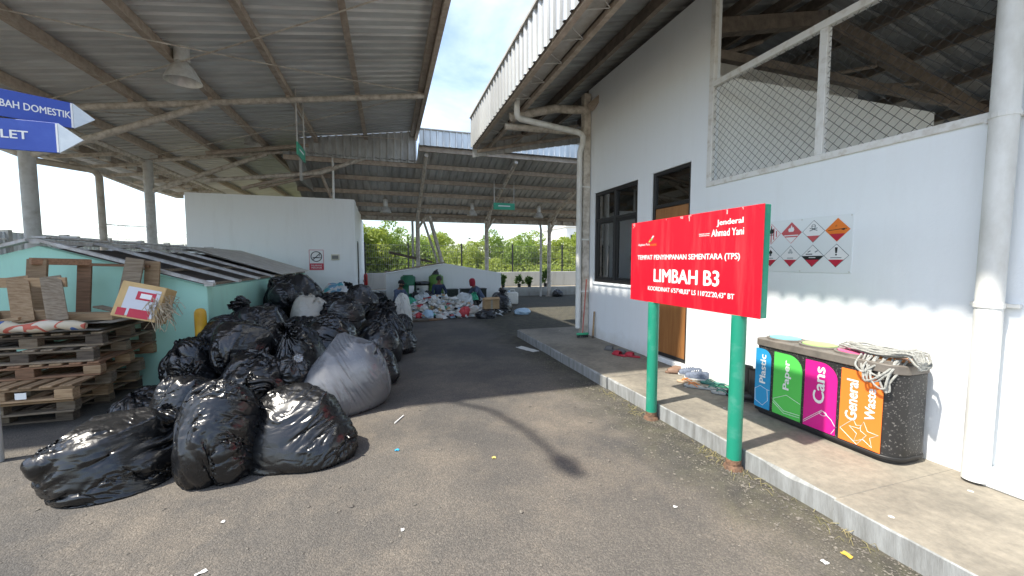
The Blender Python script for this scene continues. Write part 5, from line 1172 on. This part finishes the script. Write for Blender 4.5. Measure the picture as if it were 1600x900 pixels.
# nearest, in the sun
bag(2,'shiny black bag lying nearest the camera with its corner on the asphalt',(-1.92,3.56,0),R_(35),(.94,.84,.84))
bag(7,'upright black bag slumped between the two front bags',(-1.24,3.42,0),R_(100),(.58,.62,.95))
bag(1,'black tied bag with a pointed corner on the sunlit asphalt',(-.80,3.66,0),R_(150),(1.0,.86,.90))
bag(6,'large silver grey bag at the sunny side of the pile',(-.48,4.62,0),R_(20),(.84,.80,.96),M_baggrey)
bag(0,'black bag with horizontal creases behind the front pair',(-1.78,4.30,0),R_(100),(.74,.70,.92))
bag(3,'small crumpled black bag beside the pallet stack',(-2.28,4.66,0),R_(30),.58)
bag(4,'smooth round black bag in the middle of the pile',(-1.34,4.66,0),R_(20),(.88,.85,.95))
bag(7,'black bag leaning on the mint green wall near the pallets',(-2.10,5.36,0),R_(210),(.72,.68,1.0))
bag(5,'black bag lying on top behind the smooth round one',(-1.62,5.25,.36),R_(80),(.80,.74,.84))
bag(1,'black bag with open neck in the centre of the pile',(-1.05,5.25,.22),R_(230),(.74,.74,.95))
bag(0,'big dull black bag heaped highest over the centre',(-1.80,6.20,.40),R_(160),(1.05,.98,.95),M_bagdull)
bag(5,'dull black bag under the highest one',(-1.72,6.1,0),R_(10),(1.05,1.0,.9),M_bagdull)
bag(7,'black bag wedged behind the silver grey bag',(-.85,5.95,0),R_(60),(.92,.88,1.18))
bag(3,'black bag low behind the silver grey one at the asphalt edge',(-.15,5.45,0),R_(300),(.70,.65,.70),M_bagdull)
bag(4,'cloudy beige plastic bag in the back of the pile',(-1.30,7.55,.42),R_(90),(.80,.75,.85),M_bagclear)
bag(3,'dull black bag along the mint green wall',(-1.90,7.3,.20),R_(40),(1.0,.95,1.1),M_bagdull)
bag(7,'dull black bag below the beige one',(-1.3,7.1,0),R_(140),(1.0,.95,.95),M_bagdull)
bag(0,'tall black bag at the far end against the mint wall',(-1.85,9.2,0),R_(240),(1.1,1.1,1.5),M_bagdull)
bag(5,'torn black bag spread over the far end by the shelter',(-1.75,8.6,.62),R_(190),(1.15,1.05,1.1),M_bagdull)
bag(1,'dull black bag in the back row beside the beige one',(-.72,7.2,.0),R_(130),(1.0,1.0,1.25),M_bagdull)
bag(4,'dull black bag in the back row at the yard side',(-.22,6.55,0),R_(20),(.88,.84,.95),M_bagdull)
bag(0,'dull black bag standing near the white sack',(-.10,7.7,0),R_(310),(.92,.9,1.15),M_bagdull)
bag(7,'dull black bag behind the back row by the storeroom',(-.95,8.5,.1),R_(100),(1.1,1.1,1.2),M_bagdull)
bag(3,'dull black bag at the end of the back row',(-.12,8.9,0),R_(45),(.95,.92,1.1),M_bagdull)
bag(5,'dull black bag heaped behind the flower-printed bag',(-1.2,10.1,0),R_(70),(1.15,1.1,1.3),M_bagdull)
bag(4,'large flower-printed plastic bag before the storeroom',(-1.30,11.4,.35),R_(45),(1.1,.95,.95),M_bagprint)
bag(1,'dull black bag next to the storeroom door',(-.60,11.6,0),R_(80),(.95,.95,1.15),M_bagdull)
bag(3,'dull black bag flat on the asphalt by the storeroom corner',(-.25,10.2,0),R_(80),(.9,.88,.9),M_bagdull)
bag(7,'tall white woven sack standing by the capped worker',(.32,9.75,0),R_(250),(.50,.45,1.15),M_bagwhite)
bag(3,'little crumpled black bag tucked between the round bag and the silver one',(-.98,4.62,.30),R_(140),(.46,.42,.5))
bag(7,'small black bag on the heap beside the yellow bollard',(-2.0,5.75,.52),R_(70),(.56,.5,.55),M_bagdull)
bag(0,'small dusty black bag resting over the wedged one',(-.62,6.3,.72),R_(20),(.60,.56,.52),M_bagdull)
bag(5,'small dusty black bag above the beige bag',(-1.75,7.9,.80),R_(120),(.72,.66,.62),M_bagdull)
bag(3,'small dusty black bag low at the yard side of the back row',(.22,7.15,0),R_(250),(.58,.54,.60),M_bagdull)
bag(7,'small dusty black bag between the back row and the white sack',(.18,8.35,0),R_(330),(.62,.56,.72),M_bagdull)
bag(1,'small dusty black bag on top of the back row',(-.55,8.0,.78),R_(200),(.66,.62,.60),M_bagdull)
M_cup=mat('smoky_clear_plastic',(.55,.6,.68),.12,trans=.9)
cu=thing('plastic_cup','clear plastic cup lying between the silver and black bags','cup',(-.88,4.25,.66)); cu.rotation_euler=(.2,.35,.5); cu.scale=(.8,.8,.8); MB().lathe([(.030,0),(.034,.004),(.045,.11),(.048,.11),(.043,.108),(.030,.006)],(0,0,0),16,Matrix.Rotation(1.2,3,'X')).build('cup_wall',M_cup,cu,smooth=True,local=True); MB().lathe([(.048,.105),(.051,.108),(.051,.114),(.048,.116)],(0,0,0),16,Matrix.Rotation(1.2,3,'X')).build('rim',M_cup,cu,local=True)

# ================================================================== SORTING HEAP, WORKERS, CONTAINERS
rg=np.random.default_rng(4)
hp=MB(); cols5=[M_bagwhite,M_bagpale,M_bagclear,M_bagred,M_bagblue,M_baggreen,M_card,M_bag]
for i in range(1500):
    x=rg.normal(1.5,.85); y=rg.normal(12.0,.42); h=.52*math.exp(-((x-1.5)/.95)**2-((y-12.2)/.65)**2)+.03
    if not(-.1<x<3.3 and 10.9<y<13.4): continue
    z=rg.uniform(.3,1)*h+.01; s=rg.uniform(.035,.17)
    n=5; c=Vector((x,y,z)); V=[]
    Rr=Matrix.Rotation(rg.uniform(0,6.28),3,'Z')@Matrix.Rotation(rg.normal(0,.6),3,'X')
    for q in range(n):
        a=2*PI*q/n; V.append(c+Rr@Vector((math.cos(a)*s*rg.uniform(.5,1.2),math.sin(a)*s*rg.uniform(.4,1.),rg.normal(0,.02))))
    V=[Vector((p.x,p.y,max(.006,p.z))) for p in V]; V.append(c+Rr@Vector((0,0,s*.45)))
    hp.cm=int(rg.choice(8,p=[.56,.16,.11,.025,.04,.015,.05,.04])); hp.add(V,[(q,(q+1)%n,n) for q in range(n)])
tag(hp.build('sorted_litter',cols5),'low heap of loose white paper and plastic litter before the workers','litter',None,'stuff')
def small(label,k,loc,s,m,cat='plastic bag'): return bag(k,label,loc,rr_.uniform(0,6),s,m,cat,'small bags in the sorting heap')
small('bright red carrier bag in the middle of the sorting heap',4,(2.12,11.35,0),(.42,.40,.42),M_bagred)
small('green carrier bag beside the capped worker',3,(.62,12.9,.15),.5,M_baggreen); small('green carrier bag beside the red-hooded worker',1,(2.72,13.1,.30),.38,M_baggreen)
small('large pale clear bag next to the seated worker',0,(1.05,13.4,.0),(.75,.75,.9),M_bagpale); small('pale clear bag at the right of the heap',5,(2.35,12.9,.1),.7,M_bagpale); small('blue carrier bag low in the heap',4,(1.05,11.25,.0),.36,M_bagblue); small('dark red small bag at the heap edge',3,(.78,11.35,0),.26,M_bagred); small('pale bag with orange scraps near the carton',2,(2.35,11.3,0),.45,M_bagclear); small('pale clear bag in front of the hooded worker',1,(2.95,12.2,.05),.55,M_bagpale); small('grey clear bag at the near end of the heap',5,(.35,11.7,0),.5,M_bagclear)
bag(0,'dull black bag in front of the red-hooded worker',(3.38,12.1,0),R_(30),(.86,.86,.98),M_bagdull); bag(2,'flat black bag on the asphalt before the open carton',(2.62,10.85,0),R_(10),(.72,.55,.42),M_bagdull); bag(1,'crumpled black bag by the seated worker knees',(2.05,13.5,0),R_(10),(.6,.6,.5),M_bagdull); bag(5,'light blue plastic film flat at the heap end',(3.85,11.3,0),R_(200),(.62,.5,.28),M_bagblue)
oc=thing('open_carton','small brown carton at the edge of the sorting heap','carton',(2.85,11.2,0)); mb=MB(); mb.bb(2.62,3.06,11.05,11.35,.22,.52); mb.build('box',M_card,oc,bevel=.006); MB().box((2.84,11.03,.53),(.44,.12,.006),Matrix.Rotation(.5,3,'X')).build('flap',M_card,oc); MB().bb(2.80,2.86,11.046,11.049,.22,.52).build('tape',M_cardg,oc)
# scraps of ply under the heap
tag(MB().box((.55,10.75,.03),(.9,.35,.05),Matrix.Rotation(.05,3,'Z')).build('dark_board',M_woodD,None,bevel=.004),'dark board on the asphalt at the near heap edge','board')
tag(MB().box((1.15,10.85,.02),(.45,.25,.03),Matrix.Rotation(.15,3,'Z')).build('brown_board',M_woodC,None,bevel=.004),'small brown board beside the dark one','board')
def barrel(label,loc,m,h,r,band):
    t=thing('barrel',label,'barrel',loc); MB().lathe([(r*.9,0),(r,.04),(r,h*.28),(r*1.05,h*.30),(r*1.05,h*.33),(r,h*.35),(r,h*.66),(r*1.05,h*.68),(r*1.05,h*.71),(r,h*.73),(r,h*.95),(r*.85,h),(0,h)],n=20).build('drum',m,t,smooth=True,local=True)
    MB().lathe([(r*.7,h),(r*.7,h+.04),(0,h+.045)],n=16).build('lid',m,t,smooth=True,local=True)
    if band: MB().bb(.02,r*.75,-r*1.02-.004,-r*.66,h*.36,h*.65).build('paper_label',M_letter,t,local=True)
    return t
barrel('green plastic drum with white label behind the capped worker',(.72,15.9,.0),mat('green_drum_plastic',(.015,.14,.065),.45),1.02,.28,True)
barrel('lime green drum behind the seated worker',(1.82,16.1,.0),mat('lime_drum_plastic',(.12,.26,.045),.5),1.02,.29,False)
bag(1,'black bag sitting on the lime green drum',(1.82,16.1,1.05),R_(40),.30,M_bagdull)
wb=thing('white_bin','white plastic bin with black liner next to the green drum','bin',(1.25,15.9,0)); MB().lathe([(.20,0),(.26,.72),(.27,.74),(.25,.74),(.2,.70),(0,.70)],n=20).build('tub',M_bagwhite,wb,smooth=True,local=True); MB().lathe([(.265,.66),(.33,.72),(.31,.78),(.25,.80),(.22,.76)],n=20).build('liner',M_bagdull,wb,smooth=True,local=True)
def crate(label,loc):
    t=thing('plastic_crate',label,'crate',loc,'black crates by the white block'); w,d,h=.46,.38,.50
    for n,a in (('base',(-w/2,w/2,-d/2,d/2,0,.02)),('side',(-w/2,-w/2+.02,-d/2,d/2,.02,h)),('side',(w/2-.02,w/2,-d/2,d/2,.02,h)),('side',(-w/2+.02,w/2-.02,-d/2,-d/2+.02,.02,h)),('side',(-w/2+.02,w/2-.02,d/2-.02,d/2,.02,h))): MB().bb(*a).build(n,M_cr,t,bevel=.006,local=True)
    for z_ in (.10,.22,.34): MB().bb(-w/2+.02,w/2-.02,-d/2-.012,-d/2-.002,z_,z_+.03).build('rib',M_cr,t,local=True)
    MB().bb(-w/2-.015,w/2+.015,-d/2-.015,d/2+.015,h-.04,h-.001).build('rim',M_cr,t,local=True); return t
M_cr=mat('dark_green_black_crate',(.018,.026,.022),.45)
crate('dark crate nearest the seated worker along the white block',(2.38,15.7,0)); crate('middle dark crate along the white block',(2.98,15.75,0)); crate('dark crate behind the red-hooded worker',(3.55,15.8,0))
bag(0,'black bag between the white bin and the drum',(1.02,15.5,0),R_(10),(.55,.5,.75),M_bagdull); bag(4,'black bag between the seated worker and the white bin',(1.45,15.3,0),R_(70),(.5,.5,.7),M_bagdull)
bag(3,'small black bag on the asphalt at the far planting kerb',(7.35,16.6,0),R_(70),(.75,.6,.5),M_bagdull)
bag(5,'dull black bag beside the storeroom at the far wall',(-.45,15.8,0),R_(50),(.85,.85,.7),M_bagdull)
jc=thing('jerry_can','white plastic jerry can beside the heap','jerry can',(4.35,13.9,0)); MB().bb(4.15,4.55,13.8,14.05,.01,.46).build('can',M_bagwhite,jc,bevel=.04,smooth=True); MB().tube([(4.25,13.92,.45),(4.27,13.92,.55),(4.43,13.92,.55),(4.45,13.92,.45)],.018,8).build('handle',M_bagwhite,jc,smooth=True); MB().lathe([(.035,.44),(.035,.52),(0,.52)],(4.22,13.92,0),12).build('cap',M_bagblue,jc)

# ---------------- workers
def person(label,loc,rz_,shirt,trou,head,lean=.18,arm=0,stool=.2):
    t=thing('person',label,'person',loc,'workers at the sorting heap'); t.rotation_euler=(0,0,rz_)
    # faces -Y, sits low with knees up
    J={}; E=[]; Rd={}
    def j(n,p,r,par=None):
        J[n]=p; Rd[n]=r
        if par: E.append((par,n))
    s=stool
    j('pel',(0,.02,s+.10),.135); j('sp1',(0,-.02-lean*.25,s+.27),.125,'pel'); j('sp2',(0,-.05-lean*.6,s+.43),.135,'sp1'); j('ch',(0,-.06-lean*.9,s+.55),.12,'sp2'); j('nk',(0,-.07-lean*1.05,s+.645),.052,'ch'); j('hd0',(0,-.09-lean*1.15,s+.70),.062,'nk'); j('hd1',(0,-.105-lean*1.2,s+.775),.088,'hd0'); j('hd2',(0,-.10-lean*1.2,s+.85),.078,'hd1'); j('nose',(0,-.205-lean*1.2,s+.765),.014,'hd1')
    for sd,x in (('l',-1),('r',1)):
        j('sh'+sd,(x*.17,-.06-lean*.9,s+.56),.068,'ch'); rch=.06*arm*x
        j('el'+sd,(x*.25,-.16-lean,s+.33),.046,'sh'+sd); j('wr'+sd,(x*.12+rch,-.36-lean*.9,s+.17),.030,'el'+sd); j('pa'+sd,(x*.10+rch,-.43-lean*.9,s+.13),.030,'wr'+sd)
        for f in range(5):
            fx=(f-2)*.017+x*.10+rch; ln=(.05,.07,.075,.07,.055)[f] if f else .05
            if f==0: fx-=x*0; j('f%s0'%sd,(x*.10+rch-x*.045,-.45-lean*.9,s+.12),.010,'pa'+sd)
            else: j('f%s%d'%(sd,f),(fx,-.43-lean*.9-ln*.8,s+.11-.015*abs(f-2)),.009,'pa'+sd); j('g%s%d'%(sd,f),(fx,-.43-lean*.9-ln,s+.075),.008,'f%s%d'%(sd,f))
        j('hp'+sd,(x*.10,0,s+.07),.105,'pel'); j('kn'+sd,(x*.21,-.36,s+.22),.066,'hp'+sd); j('an'+sd,(x*.17,-.30,.07),.042,'kn'+sd); j('to'+sd,(x*.19,-.46,.035),.035,'an'+sd)
    names=list(J); me=bpy.data.meshes.new('skel'); me.from_pydata([J[n] for n in names],[(names.index(a),names.index(b)) for a,b in E],[])
    o=bpy.data.objects.new('skel',me); COL.objects.link(o); md=o.modifiers.new('s','SKIN')
    sv=me.skin_vertices[0].data
    for i,n in enumerate(names): sv[i].radius=(Rd[n],Rd[n]); sv[i].use_root=(n=='pel')
    md.use_smooth_shade=True; ss=o.modifiers.new('u','SUBSURF'); ss.levels=1; ss.render_levels=1
    dg=bpy.context.evaluated_depsgraph_get(); bmh=bpy.data.meshes.new_from_object(o.evaluated_get(dg)); bpy.data.objects.remove(o)
    bmh.materials.clear()
    for m in (shirt,trou,M_skin,M_black): bmh.materials.append(m)
    P=np.array([J[n] for n in names])
    def cls(n):
        if n in('nk','hd0','hd1','hd2','nose') or n[:2] in('wr','pa') or n[0] in'fg': return 2
        if n[:2] in('hp','kn') or n=='pel': return 1
        if n[:2]=='an': return 1
        if n[:2]=='to': return 3
        return 0
    C_=[cls(n) for n in names]
    for p in bmh.polygons: p.material_index=C_[int(((P-np.array(p.center))**2).sum(1).argmin())]; p.use_smooth=True
    link('body',bmh,t)
    hx,hy,hz=J['hd1']
    ey_=MB()
    for x in(-.032,.032): ey_.lathe([(0,-.010),(.010,0),(0,.010)],(hx+x,hy-.083,hz+.012),6)
    ey_.build('eyes',M_hk,t,local=True)
    if head=='hair': MB().lathe([(.098,-.01),(.104,.05),(.092,.10),(.055,.135),(0,.145)],(hx,hy+.012,hz),16,Matrix.Rotation(.25,3,'X')).build('hair',M_hair,t,smooth=True,local=True)
    if head=='cap':
        MB().lathe([(.10,.03),(.102,.07),(.085,.12),(.04,.145),(0,.15)],(hx,hy+.01,hz),16).build('cap',M_maskcloth,t,smooth=True,local=True); MB().prism([(-.08,0),(.08,0),(.06,.10),(-.06,.10)],(hx,hy-.08,hz+.035),(1,0,0),(0,-1,-.2),(0,0,1),.008).build('cap_peak',M_maskcloth,t,local=True)
        MB().lathe([(.05,-.05),(.092,-.03),(.095,.0),(.07,.005)],(hx,hy-.015,hz-.025),14).build('face_mask',M_maskcloth,t,smooth=True,local=True)
    if head=='hood': MB().lathe([(.085,-.13),(.100,-.09),(.108,-.02),(.110,.05),(.09,.11),(.05,.14),(0,.148)],(hx,hy+.022,hz),18,Matrix.Rotation(.1,3,'X')).build('head_cloth',M_redcloth,t,smooth=True,local=True)
    return t
person('person in black cap and mask sitting at the left of the sorting heap',(.22,13.75,0),R_(40),M_bluegrey,M_trouser,'cap',.15,0,.06)
person('bareheaded person in navy shirt sitting in the middle of the heap',(1.66,14.3,0),R_(8),M_navy,M_trouser,'hair',.12,0,.17)
person('person in dark red head covering bending over the heap from the right',(3.25,13.9,0),R_(-75),M_bluegrey,M_trouser,'hood',.30,.3,.08)

# ================================================================== LITTER, GRIT, BIRD
def scrap(label,loc,w,d,m,seed,rz_=0,cat='litter'):
    V=[];F=[];n=6; r=random.Random(seed)
    for j in range(n+1):
        for i in range(n+1):
            x=-w/2+w*i/n; y=-d/2+d*j/n; V.append((x*(1+.25*noise.noise(Vector((y*30,seed,0)))),y*(1+.25*noise.noise(Vector((x*30,seed,3)))),.004+.012*abs(noise.noise(Vector((x*40,y*40,seed))))))
    for j in range(n):
        for i in range(n): q=j*(n+1)+i; F.append((q,q+1,q+n+2,q+n+1))
    mb=MB(); mb.add(V,F); o=mb.build('litter_scrap',m); o.location=loc; o.rotation_euler=(0,0,rz_); return tag(o,label,cat,'litter on the asphalt')
scrap('long white plastic scrap on the shaded asphalt near the walkway',(2.38,6.72,0),.16,.50,M_bagwhite,1,.35)
scrap('small blue wrapper on the sunny asphalt',(.04,3.40,0),.035,.03,mat('blue_wrapper',(.03,.35,.65),.4),2)
scrap('small yellow scrap in the middle of the yard',(.79,3.03,0),.03,.03,mat('yellow_wrapper',(.65,.50,.12),.5),3)
scrap('white paper scrap by the front black bags',(-1.66,3.62,0),.13,.06,M_letter,4,.3)
scrap('tiny white scrap near the silver bag',(.02,5.85,0),.05,.05,M_letter,5)
scrap('pale scrap in front of the bags near the camera',(-1.0,2.75,0),.022,.018,M_letter,6); scrap('cream scrap at the near edge of the yard',(.05,2.35,0),.018,.022,M_letter,7); scrap('torn white scrap at the lower edge of the yard',(-.95,2.32,0),.05,.018,M_letter,8,.5)
scrap('yellow leaf against the kerb foot',(2.35,1.42,0),.03,.05,mat('yellow_leaf',(.50,.33,.05),.7),9); scrap('white fleck in the damp dirt by the kerb',(2.18,1.42,0),.03,.03,M_letter,10); scrap('white fleck on asphalt beside the mossy kerb',(1.75,2.05,0),.02,.02,M_letter,11)
tag(MB().tube([(.03,3.98,.008),(.12,4.15,.010)],.006,6).build('thin_stick',M_letter),'thin white stick on the asphalt near the silver bag','stick','litter on the asphalt')
for i,(x,y) in enumerate(((2.85,2.05),(2.95,1.55),(3.3,1.25),(2.8,2.75),(3.0,2.85),(2.9,1.0))):
    pass
# loose grit on the asphalt, thickest along the kerb: uncountable
N=9000; gx=np.where(rg.random(N)<.62,KX-np.abs(rg.exponential(.30,N))-.01,rg.uniform(-3,2.55,N)); gy=np.where(rg.random(N)<.7,rg.uniform(.6,4.6,N),rg.uniform(.8,6.5,N)); gsz=rg.gamma(2.0,.0016,N)+.0012
oct_=np.array([(1,0,0),(-1,0,0),(0,1,0),(0,-1,0),(0,0,1.),(0,0,-1)]); of=np.array([(0,2,4),(2,1,4),(1,3,4),(3,0,4),(2,0,5),(1,2,5),(3,1,5),(0,3,5)])
sc3=rg.uniform(.5,1.3,(N,6,1))*gsz[:,None,None]*np.array([1.3,1.0,.6]); ang=rg.uniform(0,6.28,N); ca_,sa_=np.cos(ang)[:,None],np.sin(ang)[:,None]
pv=oct_[None]*sc3; px_=pv[...,0]*ca_-pv[...,1]*sa_; py_=pv[...,0]*sa_+pv[...,1]*ca_
GV=np.stack([px_+gx[:,None],py_+gy[:,None],pv[...,2]+gsz[:,None]*.35],-1).reshape(-1,3); GF=(of[None]+(np.arange(N)*6)[:,None,None]).reshape(-1,3)
me=bpy.data.meshes.new('grit'); me.from_pydata(GV.tolist(),[],GF.tolist()); me.materials.append(M_grit); tag(link('loose_grit',me),'fine loose grit scattered on the asphalt along the kerb','grit',None,'stuff')
# dry roots and weeds at the kerb foot
wd=MB()
for i in range(110):
    y=rr_.choice((2.36,2.2,2.55,1.5,3.6,4.1))+rr_.gauss(0,.10); x=KX-.02-abs(rr_.gauss(0,.06)); a=rr_.uniform(0,6.28); l=rr_.uniform(.03,.11)
    wd.tube([(x,y,.004),(x+l*.5*math.cos(a),y+l*.5*math.sin(a),.012+rr_.uniform(0,.02)),(x+l*math.cos(a),y+l*math.sin(a),.006)],[.0022,.002,.0008],3)
tag(wd.build('dry_weeds',mat('dry_weed',(.20,.19,.07),.9,(.28,.23,.12),9,3)),'thin dry weeds and roots at the foot of the kerb','weeds',None,'stuff')
bd=thing('bird','small dark bird flying over the trees beyond the fence','bird',(5.95,30,3.3)); bd.scale=(.65,.65,.65); bd.rotation_euler=(.3,0,.6)
MB().lathe([(0,-.22),(.05,-.12),(.07,0),(.05,.12),(.02,.2),(0,.22)],n=8,M=Matrix.Rotation(PI/2,3,'Y')).build('body',M_black,bd,smooth=True,local=True)
for s in(-1,1): MB().add([(-.06,0,.02),(.08,0,.02),(.02,s*.22,.14),(-.05,s*.20,.14),(-.02,s*.42,.06)],[(0,1,2,3),(3,2,4)]).build('wing',M_black,bd,local=True)
